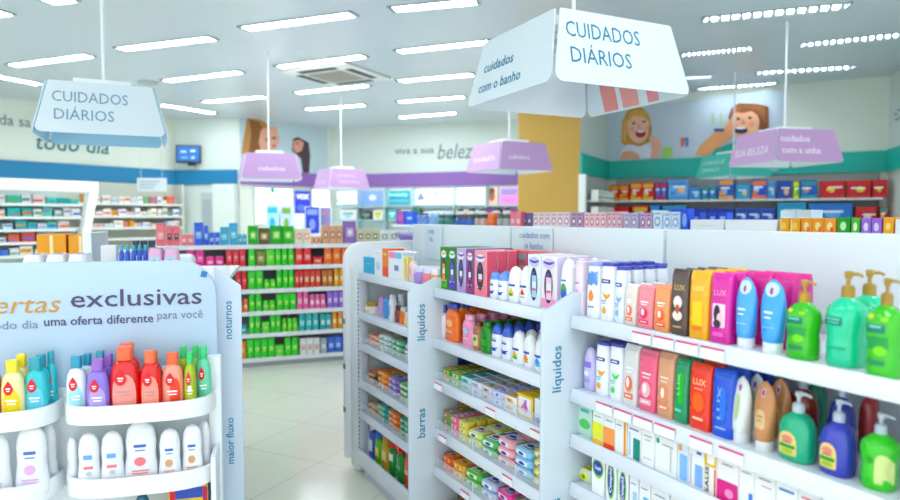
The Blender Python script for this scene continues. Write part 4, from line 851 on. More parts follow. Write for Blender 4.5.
R(fg, ZB0, 394, 401, None, spray, ('208C40', 'E8302C', [('rect', 0, .4, .6, .1, '70C080')]), 'green bottle with red trigger', Q, 'spray', rows=3, h=.21, kw={'trigger': True})
R(fg, ZB0, 402, 410, None, spray, ('E85838', 'E84830', [('rect', 0, .4, .6, .1, 'F8C0A0')]), 'orange red aerosol', Q, 'bottle', rows=2, h=.23)
# ================================================================== OFFER RACK (near, other side of the aisle)
fk = Frame(-1.075, 2.15, math.radians(14.6))
rk = empty('display_rack', fk.pt(0, 0), fk.phi, 'white promotional end rack with gold and dark offer lettering and curved baskets', 'display rack')
xr = fk.s_at(217, 0, 1.2); xl = xr - 1.22
out = [(xl, .3), (xr, .3)] + arcpts(xr - .12, 1.405 - .12, .12, 0, 90, 8) + arcpts(xl + .12, 1.405 - .12, .12, 90, 180, 8)
G().prism(out, 0, .03, M('BACFE4', .4)).build('header_board', rk, bevel=.008)
G().prism([(xl, .02), (xr, .02), (xr, 1.06), (xr - .02, 1.075), (xl + .5, .955), (xl, .955)], -.012, -.001, M('E2ECF0', .35)).build('back_panel', rk, bevel=.003)
G().box(xr - .012, xr + .004, -.17, .0, .02, .78, M('E6ECF2', .4)).box(xr - .03, xr + .012, -.03, .0, .02, 1.08, M('EEF4F8', .4)).build('side_post', rk, bevel=.004)
G().box(xl, xr, -.14, .2, 0, .10, M('D8DEE6', .45)).build('base', rk, bevel=.005)
def rtext(s_, x0, x1, y0, y1, h, col, **kw):
    """along a baseline in the board plane"""
    a, b = fk.s_at(x0, 0, 1.25), fk.s_at(x1, 0, 1.25); z = (fk.z_at(x0, y0) + fk.z_at(x1, y1)) / 2; sz = (fk.z_at(x0, y0 - h) - fk.z_at(x0, y0))
    g = G(); letters(g, s_, M(col, .5), (a + b) / 2, z, sz, y=-.002, width=b - a, **kw); g.build('lettering', rk)
rtext('ofertas', -36, 59, 316, 311, 26, 'C8964C', shear=.25)
rtext('exclusivas', 71, 202, 309.5, 301.5, 25, '4A4566', bold=.006)
rtext('todo dia', -12, 38, 330.5, 327.5, 12, '7C8CA0', bold=.004)
rtext('uma oferta diferente', 43.5, 153, 327.5, 320.5, 12.5, '4C4A74', bold=.012)
rtext('para você', 157, 202.5, 320, 316.8, 12, '7C88A0', bold=.004)
g = G(); p = (fk.s_at(204, 0, 1.35), fk.z_at(204, 274)); g.prism([(p[0] - .012, p[1] - .008), (p[0] + .008, p[1] - .012), (p[0] + .012, p[1] + .006), (p[0] - .006, p[1] + .012)], -.003, -.001, M('3C78B0', .5)).build('printed_mark', rk)
def basket(x0, x1, z, lip=.046, dep=.155):
    cx, hw = (x0 + x1) / 2, (x1 - x0) / 2
    def arc(off, n=18):
        P = []
        for i in range(n + 1):
            t = PI * i / n; c = math.cos(t); q = math.sin(t)
            P.append((cx + (hw - off) * math.copysign(abs(c) ** .62, c), -.012 - (dep - off) * abs(q) ** .55))
        return P
    b = G().prism(arc(.004), z - .006, z, M('E2EAF0', .35), 'z').build('basket', rk)
    o_, i_ = arc(0), arc(.008); g = G(); n = len(o_)
    R4 = [[(p[0], p[1], zz) for p in pts] for pts, zz in ((o_, z - .012), (o_, z + lip), (i_, z + lip), (i_, z - .012))]
    vs = [p for r in R4 for p in r]; fs = []
    for a in range(4):
        c = (a + 1) % 4
        for j in range(n - 1): fs.append((a * n + j, a * n + j + 1, c * n + j + 1, c * n + j))
    fs += [(0, n, 2 * n, 3 * n), (n - 1, 2 * n - 1, 3 * n - 1, 4 * n - 1)]
    g.add(vs, fs, M('EEF3F7', .3)); reg(g.build('basket_rim', smooth=True), b)
    g = G()
    for x in (cx - hw * .7, cx + hw * .72): g.box(x - .015, x + .015, -.03, -.013, z - .018, z - .0125, M('3A4048', .6))
    reg(g.build('hook'), b)
BX = [(fk.s_at(66, -.06, .95), xr - .004), (fk.s_at(66, -.06, .95) - .41, fk.s_at(66, -.06, .95) - .02)]
BZs = [.92, .69, .465]
for x0, x1 in BX:
    for z in BZs: basket(x0, x1, z)
def RB(x0, x1, yt, zi, kind, args, desc, where, cat, b=-.11, d=.042, kw={}, rot=0, sb=True):
    Z = BZs[zi]; s0, s1 = fk.s_at(x0, b, Z + .08), fk.s_at(x1, b, Z + .08); h = fk.z_at((x0 + x1) / 2, yt, b) - Z
    o = kind((s1 - s0) * 1.05 - .001, d, h, *args, **kw); put(o, fk, (s0 + s1) / 2, b, Z + .0008, rot); tag(o, desc + ' ' + where, cat, None); return o
Wd = 'in upper basket of offer rack'
RB(67, 87.5, 356, 0, babybottle, ('E8F0F8', '2C90B0', [('ell', .0, .3, .7, .5, 'A8DCEC')]), 'white baby bottle with teal cap', Wd, 'baby shampoo', b=-.10)
RB(80, 96, 353.5, 0, babybottle, ('DCE8F4', '2C90B0'), 'white baby bottle with teal cap behind the front one', Wd, 'baby shampoo', b=-.05)
RB(87.5, 109.5, 359, 0, babybottle, ('8C74D0', '9464C0', [('arch', 0, .3, .74, .5, 'B0A0E4')]), 'violet baby bottle with purple cap', Wd, 'baby shampoo', b=-.125)
RB(93, 109, 351, 0, babybottle, ('8870CC', '2C90A8'), 'violet baby bottle with teal cap at the rear', Wd, 'baby shampoo', b=-.045)
RB(102, 117, 354, 0, babybottle, ('7C5CC8', '8C60C0'), 'violet baby bottle with purple cap at the rear', Wd, 'baby shampoo', b=-.06)
RB(111, 140, 346.5, 0, babybottle, ('D82820', 'F06C48'), 'largest red baby shampoo bottle with coral cap', Wd, 'baby shampoo', b=-.115, d=.05, kw={'tint': 'F8A098'})
RB(115, 141, 343, 0, babybottle, ('D82820', 'F06C48'), 'red baby shampoo bottle hidden behind the largest one', Wd, 'baby shampoo', b=-.055, kw={'tint': 'F8A098'})
RB(140.5, 161.5, 350.5, 0, babybottle, ('DC3024', 'F07048'), 'smaller red baby shampoo bottle with coral cap', Wd, 'baby shampoo', b=-.12, kw={'tint': 'F8A090'})
RB(144, 163, 351, 0, babybottle, ('D42C24', 'F07048'), 'smaller red baby shampoo bottle standing behind', Wd, 'baby shampoo', b=-.06, kw={'tint': 'F8A090'})
RB(162.5, 184, 352.5, 0, babybottle, ('F09C88', 'F06840', [('arch', .12, .34, .46, .5, 'E8503C')]), 'salmon baby lotion bottle with orange cap turned aside', Wd, 'baby lotion', b=-.11)
RB(184.5, 196.5, 352, 0, babybottle, ('A8B830', '40C070', [('rect', 0, .4, .3, .1, 'E8F0E0')]), 'olive oil coloured baby bottle with green cap', Wd, 'baby oil', b=-.115)
RB(196.5, 211, 346.5, 0, babybottle, ('70D0A8', '38C474', []), 'mint green baby bottle with green cap', Wd, 'baby shampoo', b=-.075, d=.034)
RB(178, 190, 346, 0, babybottle, ('A0B830', '40C070'), 'olive baby bottle at the rear beside mint ones', Wd, 'baby oil', b=-.05)
RB(190, 202, 345.5, 0, babybottle, ('88C060', '40C070'), 'lime baby bottle at the rear beside mint ones', Wd, 'baby oil', b=-.045)
Wd = 'in upper basket cut by the frame'
RB(2, 25, 360, 0, babybottle, ('F0E8B0', 'F0DC20', [('arch', 0, .3, .74, .5, 'F0D820')]), 'yellow baby shampoo bottle with yellow cap', Wd, 'baby shampoo', b=-.105)
RB(14, 32, 354, 0, babybottle, ('F0E4A0', 'F0DC20'), 'yellow baby shampoo bottle behind the front one', Wd, 'baby shampoo', b=-.06)
RB(25.5, 48, 357.5, 0, babybottle, ('48C0C8', '1C98A8', [('arch', 0, .3, .74, .5, '70C8E0')]), 'turquoise baby shampoo bottle with teal cap', Wd, 'baby shampoo', b=-.09)
RB(34, 50, 354.5, 0, babybottle, ('40B8C4', '1C98A8'), 'turquoise baby shampoo bottle in second place', Wd, 'baby shampoo', b=-.065)
RB(46, 58, 351, 0, babybottle, ('40B8C4', '1C98A8'), 'turquoise baby shampoo bottle beside basket edge', Wd, 'baby shampoo', b=-.04, d=.03)
RB(-16, 2, 356, 0, babybottle, ('C86838', 'B86830'), 'amber baby bottle at the picture edge', Wd, 'baby shampoo', b=-.1)
lot = lambda c: [('rect', 0, .64, .36, .045, '4868B8'), ('rect', 0, .57, .3, .02, '7088C0'), ('ell', 0, .4, .34, .14, c), ('rect', 0, .26, .5, .02, c), ('rect', 0, .22, .46, .02, c), ('rect', -.02, .17, .5, .02, c), ('rect', 0, .12, .4, .02, c)]
lo2 = [('rect', 0, .6, .38, .08, '70A8E8'), ('rect', .02, .42, .4, .05, 'F08088'), ('ell', .04, .32, .24, .08, 'C0C8D0'), ('rect', 0, .16, .44, .12, 'F4A0A8')]
Wd = 'in lower basket of offer rack'
RB(67, 79, 437, 1, hourglass, ('EAEEF4', 'EEF2F6'), 'plain white lotion bottle seen edge on', Wd, 'baby lotion', b=-.08, rot=.7)
RB(78, 101, 433, 1, hourglass, ('ECF0F6', 'EEF2F6', lo2), 'white lotion bottle with blue and pink print, wider', Wd, 'baby lotion', b=-.115)
RB(101, 124.5, 431, 1, hourglass, ('ECF0F6', 'EEF2F6', lo2), 'white lotion bottle with blue and pink print, beside tallest', Wd, 'baby lotion', b=-.12)
RB(125, 158, 421, 1, hourglass, ('EEF2F8', 'EEF2F6', lot('F0808C')), 'tallest white lotion bottle with pink print', Wd, 'baby lotion', b=-.11, d=.05)
RB(159, 181, 428.5, 1, hourglass, ('ECF0F6', 'EEF2F6', lot('D8A078')), 'white lotion bottle with tan print beside tallest', Wd, 'baby lotion', b=-.12)
RB(182, 203, 424.5, 1, hourglass, ('ECF0F6', 'EEF2F6', lot('D8A078')), 'white lotion bottle with tan print near rack edge', Wd, 'baby lotion', b=-.105)
RB(198, 211, 421, 1, hourglass, ('E6EAF0', 'EEF2F6'), 'plain white lotion bottle at rack edge', Wd, 'baby lotion', b=-.06, d=.034, rot=-.6)
Wd = 'in lower basket cut by the frame'
RB(-18, 12, 434, 1, hourglass, ('E8ECF2', 'EEF2F6', lot('C8B0D8')), 'white lotion bottle half outside the picture', Wd, 'baby lotion', b=-.115)
RB(16, 49, 426, 1, hourglass, ('E8ECF4', 'EEF2F6', lot('E0B0E0')), 'big white lotion bottle with lilac print', Wd, 'baby lotion', b=-.115, d=.048)
RB(42, 58, 423, 1, hourglass, ('E2E8EE', 'EEF2F6'), 'white lotion bottle behind the lilac printed one', Wd, 'baby lotion', b=-.055)
Wd = 'in lowest basket of offer rack'
s0, s1 = fk.s_at(166, -.1, .65), fk.s_at(209, -.1, .65)
o = carton((s1 - s0) * .92, .06, .2, 'E8C828', '3050A0', [('rect', 0, .86, .9, .18, '3050B0'), ('rect', -.4, .5, .14, .9, 'D83040'), ('rect', .42, .5, .12, .9, 'C02860'), ('rect', .05, .4, .3, .1, '3050A0')]); put(o, fk, (s0 + s1) / 2, -.06, .466, .03); tag(o, 'yellow red and blue carton ' + Wd, 'carton')
RB(134, 152, 493, 2, domed, ('1C6C88', '186880'), 'dark teal domed bottle', Wd, 'bottle', b=-.1)

# ---------------------------------------------------------------- gondola behind the offer rack
lg = empty('shelving_gondola', fk.pt(0, .09), fk.phi, 'white gondola behind the offer rack with upright blue lettered side board', 'shelving')
X0, X1 = xl + .04, xr - .06
G().box(X0, X1, .26, 2.2, 0, .12, M('D4DAE4', .45)).build('base', lg)
G().box((X0 + X1) / 2 - .03, (X0 + X1) / 2 + .03, .27, 2.2, .12, 1.20, PANEL).build('back_panel', lg)
for z in (.35, .58, .81, 1.03): G().box(X0, X1, .27, 2.2, z - .02, z, SHELF).build('shelf', lg, bevel=.002)
G().box(X0, X1, .27, 2.2, 1.20, 1.225, WHITE).build('top_deck', lg, bevel=.003)
sb0 = fk.s_at(216, .1, 1.0); sb1 = fk.s_at(242.5, .1, 1.0)
bd = G().prism([(sb0, .02), (sb1, .02), (sb1, 1.305), (sb0, 1.375)], .0, .016, M('CCDAE8', .42)).build('divider_board', lg, bevel=.003)
g = G(); zc = lambda y: fk.z_at(228, y, .09)
for s_, y, hpx in (('noturnos', 320, 38), ('maior fluxo', 441, 46)):
    vs, fs = glyphs(s_, bold=.012); ext = max(v[0] for v in vs) - min(v[0] for v in vs); k = (zc(y - hpx / 2) - zc(y + hpx / 2)) / ext
    g.add([((sb0 + sb1) / 2 + .012 - b_ * k, -.0015, zc(y) + a_ * k) for a_, b_ in vs], fs, M('3A8CB4', .5))
g.build('lettering', bd)
TD = 1.225
def LG(x0, x1, yt, kind, args, desc, b, cat, h=None, n=1, d=.06, kw={}, z=TD):
    s0, s1 = fk.s_at(x0, b, z + .06), fk.s_at(x1, b, z + .06); hh = h or (fk.z_at((x0 + x1) / 2, yt, b) - z); w = (s1 - s0) / n; o = kind(w - .004, d, hh, *args, **kw)
    for i in range(n):
        c = o if i == 0 else copy_tree(o); put(c, fk, s0 + w * (i + .5), b, z + .0005); tag(c, desc + (', ' + ORD[i] + ' one' if n > 1 else ''), cat, desc if n > 1 else None)
LG(43, 72, 234, carton, ('E8A020', 'C87818', [('rect', .0, .5, .12, .96, 'F4E0B0'), ('rect', -.3, .4, .3, .3, 'F0B848')]), 'amber carton standing behind the offer rack', 2.0, 'carton', d=.2)
LG(74, 91, 235, carton, ('E8A020', 'C87818', [('rect', .2, .5, .18, .96, 'F4E0B0')]), 'amber carton beside the white upright box', 2.0, 'carton', d=.2)
LG(92, 101, 232, carton, ('F0F4F8', 'C4CCD4', []), 'tall blank white box on the rear gondola deck', 1.6, 'box', d=.35)
LG(26, 92, 254, pack, ('ECEEF4', 'F8F8FC', '8838C0'), 'white pack with purple mark above the offer lettering', 1.0, 'pack', n=3, d=.16, kw={'soft': 1})
LG(102, 118, 245, carton, ('E8E8E8', 'D0D4D8', [('rect', 0, .2, .8, .4, '989820')]), 'white carton with olive base behind rack', 1.35, 'carton', d=.05)
LG(119, 149, 245, shampoo, ('2C5CC8', '38B0C0', [('rect', 0, .45, .7, .12, 'F0E8F0')]), 'blue bottle with turquoise cap above the offer rack', 1.3, 'bottle', n=5, d=.04)
LG(149, 180, 248, pack, ('E8B8D8', 'B0D8E8', 'D83890'), 'pink and aqua soft pack above the offer rack', 1.25, 'pack', n=2, d=.12, kw={'soft': 1})
st = G().box(-.2, .25, -.1, .12, 0, .105, WHITE).build('riser_block', bevel=.03); put(st, fk, fk.s_at(148, 1.75, 1.3), 1.75, TD + .0005); tag(st, 'white rounded riser under three navy jars', 'riser')
LG(132, 156, None, jar, ('24486C', '1C3854', [('rect', 0, .4, .6, .1, '5C88A8')]), 'navy jar on white riser', 1.76, 'jar', n=3, h=.085, z=TD + .105)
for i, (sx, c) in enumerate([(.03, '483888'), (.10, '3C3C78')]):
    o = shampoo(.05, .04, .19, c, '6050A0'); put(o, fk, X1 - .05, .40 + sx * 1.5, 1.0305); tag(o, ['dark violet bottle peeking over the sloped board', 'dark indigo bottle beside the violet one'][i] + ' behind offer rack', 'bottle')

# ================================================================== HAIR CARE SHELVES (green products)
fh = Frame(-1.674, 6.8, math.radians(21))
h0, h1 = fh.s_at(150, 0, 1.2), fh.s_at(412, 0, 1.2)
hz = [.095, .35, .58, .81, 1.05, 1.27]
hs = empty('shelving_unit', fh.pt(0, 0), fh.phi, 'long white shelving unit filled with green red and orange hair care bottles', 'shelving')
G().box(h0, h1, .02, .36, 0, .07, M('A8B0B0', .5)).build('base', hs)
G().box(h0, h1, .33, .37, .07, 1.27, M('84808C', .6)).build('back_panel', hs)
for z in hz:
    s_ = G().box(h0, h1, .0, .33, z - .02, z, SHELF).build('shelf', hs)
    reg(G().box(h0, h1, -.012, -.0005, z - .042, z + .002, M('ECF0F4', .35)).build('price_rail'), s_)
for x in (h0, (h0 + h1) / 2, h1 - .03): G().box(x, x + .03, .33, .345, .07, 1.26, M('D8DEE4', .4)).build('upright', hs)

GR, GR2 = '30D014', '68DC28'
gb = lambda c='A8E868': [('rect', 0, .45, .5, .26, c), ('rect', 0, .5, .34, .03, 'FFFFFF')]
names = {GR: 'bright green', GR2: 'lighter green'}
spec = [  # shelf index, x0, x1, n, h, body, cap, print, words
 (5, 156, 165.5, 1, .225, 'F07C88', 'F08C98', 'F4B0B8', 'tall pink bottle'), (5, 166, 180, 2, .20, 'F07484', 'F08C98', '503840', 'pink bottle with dark print'), (5, 180.5, 194, 2, .115, 'F0848C', 'F49CA0', 'F8C0C4', 'short pink bottle'),
 (5, 194, 203.5, 1, .23, '2C5CD8', '2C5CD8', '90B8F4', 'tall blue bottle'), (5, 203.5, 209, 1, .20, '2C58D0', '2C58D0', '90B8F4', 'blue bottle'), (5, 209, 220, 2, .13, '2C5CD4', '2C5CD4', '90B8F4', 'short blue bottle'),
 (5, 220, 229, 1, .185, '20A0C8', '20A0C8', '80D8E8', 'turquoise bottle'), (5, 229, 238, 1, .225, '20A4D0', '20A4D0', '80D8E8', 'tall turquoise bottle'), (5, 238, 247, 2, .11, '24A8D0', '24A8D0', '80D8E8', 'short turquoise bottle'),
 (4, 186, 205, 2, .19, 'E0288C', 'E0409C', 'F070B8', 'magenta bottle'), (4, 205.5, 224.5, 2, .11, 'E83090', 'F060A8', 'F4A0C8', 'short magenta bottle'), (4, 226, 246, 3, .19, 'D81C38', 'E02840', 'F07080', 'crimson bottle'),
 (4, 248, 256, 1, .19, GR, GR, 0, ''), (4, 256, 266, 1, .17, '6C7830', GR, 'C8B870', 'olive green bottle with beige print'), (4, 266, 275, 1, .185, GR2, 'C0E8A0', 0, ''), (4, 275, 294.5, 3, .19, GR, GR, 0, ''),
 (4, 295, 312, 2, .18, 'E82420', 'F04038', 'F8A098', 'red bottle'), (4, 313, 323, 1, .085, 'E03028', 'F05848', 'F8B0A0', 'short red bottle'), (4, 324, 350, 3, .19, 'F07010', 'E86010', 'F8B060', 'orange bottle'), (4, 352, 400, 5, .18, 'D86020', 'C85018', 'F0A870', 'burnt orange bottle'),
 (3, 236, 247.5, 2, .19, 'D81828', 'E02030', 'F05860', 'crimson bottle'), (3, 248, 263.5, 2, .2, GR, GR, 0, ''), (3, 264, 276, 2, .10, GR2, GR, 0, ''), (3, 276.5, 294.5, 3, .2, GR, GR2, 0, ''),
 (3, 295, 303.5, 2, .19, 'E02824', 'E83028', 'F8B0A0', 'red bottle'), (3, 304, 321, 3, .19, 'D84828', 'E85028', 'F4C0A0', 'brick red bottle'), (3, 322, 333, 2, .185, 'C8701C', 'D87820', 'F0C080', 'brown orange bottle'), (3, 334, 350, 3, .19, 'F0A810', 'F4B418', 'F8D880', 'yellow bottle'), (3, 352, 400, 5, .18, 'F0B018', 'F0B828', 'F8E090', 'golden bottle'),
 (2, 238, 248.5, 2, .13, 'E07820', 'E88830', 'F8C080', 'small orange bottle'), (2, 249, 262, 2, .18, GR, GR, 0, ''), (2, 263, 275.5, 2, .11, GR2, GR, 0, ''), (2, 276.5, 296.5, 3, .175, GR, GR2, 0, ''),
 (2, 297, 309, 2, .19, 'F068A8', 'F080B8', 'F8C0DC', 'pink bottle'), (2, 309.5, 326, 3, .15, 'F070A8', 'F088B8', 'F8D0E0', 'shorter pink bottle'), (2, 327, 350, 4, .18, '9868D0', 'A478D8', 'D0B8F0', 'purple bottle'),
 (1, 239.5, 247.5, 1, .10, '1C9C90', '28A89C', '80D8D0', 'small teal jar'), (1, 249, 261, 2, .20, GR, GR2, 0, ''), (1, 262, 270, 1, .12, GR2, GR, 0, ''), (1, 270.5, 281, 2, .2, GR, GR, 0, ''), (1, 282, 298, 3, .14, GR2, GR2, 0, ''),
 (1, 299, 319, 3, .18, '28B4B8', '38BCC0', 'A0E0E0', 'aqua bottle'), (1, 320, 331.5, 2, .17, '20A8A8', '30B0B0', 'D0F0F0', 'dark aqua bottle'), (1, 332, 349, 3, .18, 'E89820', 'E8A030', 'F8D890', 'amber bottle'),
 (0, 239, 246, 1, .18, 'F08C18', 'E87C10', 'F8C070', 'orange carton'), (0, 247, 275, 4, .20, GR, GR, 0, ''), (0, 275.5, 284, 1, .12, GR2, GR, 0, ''), (0, 284.5, 299, 2, .19, GR, GR2, 0, ''),
 (0, 300, 320, 3, .17, 'ECECE4', 'F0F0EC', 'D0A0A8', 'white floral bottle'), (0, 320.5, 327, 1, .16, 'B0B8C4', 'A8B0C0', 'E0E4EC', 'grey bottle'), (0, 327.5, 349, 3, .17, '3C68D0', '4470D8', 'A8C0F4', 'blue bottle')]
shelfname = ['lowest', 'fifth', 'fourth', 'third', 'second', 'top']
cnt = {}
for si, x0, x1, n, h, c, cp, pr, wd in spec:
    if not wd: wd = ('short ' if h < .13 else '') + names[c] + ' bottle'
    key = (si, wd); cnt[key] = cnt.get(key, 0) + 1
    if cnt[key] > 1: wd = ORD[cnt[key] - 1] + ' run ' + wd
    kind = carton if 'carton' in wd else (slab if random.random() < .5 else flipbottle)
    a = (c, c, [('rect', 0, .5, .5, .3, pr)]) if kind is carton else (c, cp, gb() if not pr else [('rect', 0, .45, .6, .3, pr), ('rect', 0, .5, .3, .04, 'FFFFFF')])
    row(fh, hz[si], x0, x1, None, kind, a, {} if kind is carton else {'name': 'shampoo_bottle'}, wd, 'on the ' + shelfname[si] + ' hair care shelf', 'shampoo', wd + 's on the ' + shelfname[si] + ' hair care shelf', n=n, h=h, d=.05, b0=.0, jit=.0, gap=.002)
for x0, x1, n, h, c, pr, wd in [(248, 258, 1, .195, '2CA820', '90E060', 'green box'), (258.5, 270, 1, .17, '5C5C28', 'C8A868', 'olive patterned box'), (270.5, 282, 1, .195, '30AC24', 'A0E870', 'green box beside olive one'), (282.5, 294, 1, .19, '38B028', '90E060', 'green box ending the green run'),
    (295, 311, 2, .165, 'F0E4D0', 'F0A888', 'cream box with coral print'), (312, 321, 1, .08, 'E0B090', 'C84838', 'short tan box'), (322, 343, 3, .19, 'E0B08C', 'C87858', 'tan box'), (344, 356, 1, .24, '9470B8', 'D0B8E0', 'purple box with light print'),
    (357, 379, 3, .15, 'D8D0B0', '707050', 'beige jar box'), (380, 408, 3, .14, 'E8ECE8', '90A090', 'white jar box')]:
    row(fh, hz[5], x0, x1, None, carton, (c, c, [('rect', 0, .5, .6, .4, pr), ('ell', 0, .5, .3, .2, 'FFFFFF')]), {}, wd, 'on the top hair care shelf', 'box', wd + 's on the top hair care shelf', n=n, h=h, d=.08, b0=.02, jit=0)

# ================================================================== GONDOLA BEYOND (only its top deck shows)
ang = .501; f2 = Frame(3.25 * math.cos(ang), 3.25 * math.sin(ang), GA)
D2 = 1.462
g2 = empty('shelving_gondola', f2.pt(0, 0), f2.phi, 'second white gondola beyond, only its crowded top deck showing', 'shelving')
e0, e1 = f2.s_at(392, 0, 1.5), f2.s_at(930, 0, 1.5)
G().box(e0, e1, .0, .85, 0, .12, M('D4DAE4', .45)).build('base', g2)
G().box(e0, e1, .40, .45, .12, D2 - .02, PANEL).build('back_panel', g2)
for z in (.4, .7, 1.0, 1.25): G().box(e0, e1, .02, .83, z - .02, z, SHELF).build('shelf', g2)
G().box(e0, e1, .0, .85, D2 - .022, D2, WHITE).build('top_deck', g2, bevel=.003)
def G2(x0, x1, n, h, kind, a, wd, cat, b=.06, d=.06, kw={}, wh='on the far gondola deck'):
    row(f2, D2, x0, x1, None, kind, a, kw, wd, wh, cat, wd + 's ' + wh, n=n, h=h, d=d, b0=b, jit=.0)
G2(396, 404, 1, .17, carton, ('8C50B0', '3060C8', [('ell', 0, .5, .5, .5, 'C85898')]), 'purple and blue box', 'box')
G2(405, 414, 1, .16, carton, ('2858C8', '3060C8', [('rect', 0, .5, .5, .2, 'A0C0F0')]), 'blue box beside the purple one', 'box')
G2(416, 426, 2, .14, shampoo, ('5C80C0', '404868'), 'blue bottle with dark cap', 'bottle'); G2(427, 452, 4, .15, domed, ('7CA8D0', '90B8DC'), 'pale blue bottle', 'bottle')
G2(440, 454, 2, .12, jar, ('2C7C70', '245048'), 'dark green jar', 'jar', b=.02, d=.04)
G2(456, 474, 3, .12, jar, ('2860B8', '503C28'), 'blue jar with brown lid', 'jar', b=.02, d=.05)
G2(475, 487, 2, .12, jar, ('C0A8A0', '2C3038'), 'beige jar with black lid', 'jar', b=.02, d=.05); G2(488, 496, 1, .13, jar, ('F07020', 'F08030'), 'orange jar', 'jar', b=.02, d=.05)
G2(497, 509, 2, .12, jar, ('A0A8A8', '50585C'), 'grey jar', 'jar', b=.02, d=.05); G2(510, 521, 2, .14, carton, ('E88898', 'D87080', [('rect', 0, .4, .6, .3, 'F8C8D0')]), 'rose box', 'box', b=.02)
for i, (x0, x1) in enumerate([(454, 462), (465, 473), (476, 485), (490, 498), (501, 508)]):
    G2(x0, x1, 1, .185, shampoo, ('D8DCD8', '22282C'), 'clear bottle with square black cap, ' + ORD[i] + ' one', 'bottle', b=.22, d=.06)
for x0, x1, n, h, c, c2, wd in [(522, 532, 2, .13, '7C70A8', '3C3C60', 'slate box'), (533, 570, 6, .13, 'ECE4EC', 'D88898', 'white roll pack with rose print'), (571, 583, 2, .13, 'C0A8C8', '9C4868', 'mauve roll pack'), (584, 606, 4, .125, 'F4D8DC', 'E86880', 'pale rose roll pack'), (607, 622, 3, .13, 'E8C8D4', 'D87890', 'rose roll pack'),
    (623, 638, 2, .12, 'CCC0DC', 'A088B8', 'lilac roll pack'), (640, 652, 2, .12, 'C8B4D8', 'B05880', 'mauve grey roll pack'), (653, 662, 1, .135, 'E8F0F8', '80B8D8', 'white blue roll pack'), (663, 680, 2, .125, 'D8E8F4', '88B0E0', 'sky patterned pack')]:
    G2(x0, x1, n, h, carton, (c, c, [('ell', 0, .45, .7, .5, c2), ('ell', 0, .45, .4, .25, 'FFFFFF'), ('rect', 0, .85, .7, .08, c2)]), wd, 'pack')
G2(681, 688, 1, .145, carton, ('2850D0', '2850D0', [('ell', 0, .5, .7, .6, '80A8F0')]), 'blue wave patterned box', 'box'); G2(671, 680, 1, .145, carton, ('3058D4', '2850D0', [('ell', 0, .5, .6, .5, 'B0C8F8')]), 'second blue wave patterned box', 'box', b=.14)
G2(690, 724, 1, .075, carton, ('F4F6F8', 'E8ECF0', [('rect', 0, .5, .5, .1, 'E4E8EE')]), 'long blank white tray, inner one', 'tray', d=.2); G2(725, 777, 1, .075, carton, ('F4F6F8', 'E8ECF0', []), 'long blank white tray beside orange boxes', 'tray', d=.2)
for i, (x0, x1) in enumerate([(692, 700), (708, 717), (718, 727)]): G2(x0, x1, 1, .12, carton, ('2C4CC8', '2C50D0', [('rect', 0, .7, .6, .2, 'A0B8F0')]), 'navy blue pack above white tray, ' + ORD[i] + ' one', 'pack', b=.27)
G2(779, 800, 2, .085, carton, ('F0A81C', 'E89818', [('ell', 0, .5, .5, .5, 'F8D060'), ('rect', -.3, .5, .1, .8, 'F8E8B0')]), 'golden tea box', 'box'); G2(801, 836, 3, .085, carton, ('F0A01C', 'E89818', [('ell', 0, .5, .5, .5, 'F8E0A0'), ('rect', .2, .3, .3, .3, 'E87020')]), 'orange tea box', 'box')
G2(837, 850, 1, .09, carton, ('289830', '208028', [('ell', 0, .5, .5, .5, 'C0E8B0')]), 'dark green box', 'box'); G2(851, 860, 1, .085, carton, ('58B848', '48A038', [('ell', 0, .5, .5, .5, 'E0F0D0')]), 'light green box', 'box')
G2(861, 882, 2, .085, carton, ('9868C8', '8858B8', [('ell', 0, .5, .5, .5, 'E0D0F0')]), 'violet box', 'box'); G2(883, 894, 1, .09, carton, ('F0A828', 'E09818', [('ell', 0, .5, .5, .4, 'F8D880')]), 'orange box ending the deck', 'box'); G2(895, 912, 1, .08, carton, ('E8F0F4', '88B0D0', []), 'white box at the deck end', 'box')
G2(780, 812, 2, .13, carton, ('D0E4EC', 'B8D0DC', [('rect', 0, .5, .6, .4, 'F0F8FC')]), 'pale blue clear box', 'box', b=.2, d=.1)

# ================================================================== NAPPY SHELVES on the far teal banded wall
r0, r1 = fR.s_at(606, -.4, 1.8) + .2, LR - .1
ns = empty('shelving_unit', fR.pt(0, 0), fR.phi, 'wall shelves of nappy packs under the teal band', 'shelving')
G().box(r0 - .1, r1, -.03, -.003, .1, 2.27, M('A8A8A4', .6)).build('back_panel', ns)
for z in (.6, 1.02, 1.44, 1.86):
    s_ = G().box(r0 - .1, r1, -.42, -.03, z - .03, z, M('E8ECEC', .4)).build('shelf', ns)
for i in range(5): x = r0 - .1 + (r1 - r0 + .06) * i / 4; G().box(x, x + .03, -.05, -.03, .1, 2.2, M('88908C', .5)).build('upright', ns)
G().box(r0 - .1, r1, -.42, -.03, 0, .1, M('D4DAE0', .45)).build('base', ns)
def NP(z, x0, x1, n, h, c, c2, c3, wd, tier):
    row(fR, z, x0, x1, None, carton, (c, c, [('rect', 0, .82, .9, .22, c2), ('ell', random.uniform(-.2, .2), random.uniform(.35, .5), .36, .34, c3), ('rect', random.uniform(-.15, .15), random.uniform(.55, .66), .6, .09, 'FFFFFF'), ('rect', -.25, .32, .3, .2, c2), ('rect', 0, .1, .96, .16, c2)]), {'name': 'nappy_pack'}, wd, 'on ' + tier + ' nappy shelf', 'nappy pack', wd + 's on ' + tier + ' nappy shelf', n=n, h=h * 1.06, d=.22, b0=-.40, jit=0, gap=.01)
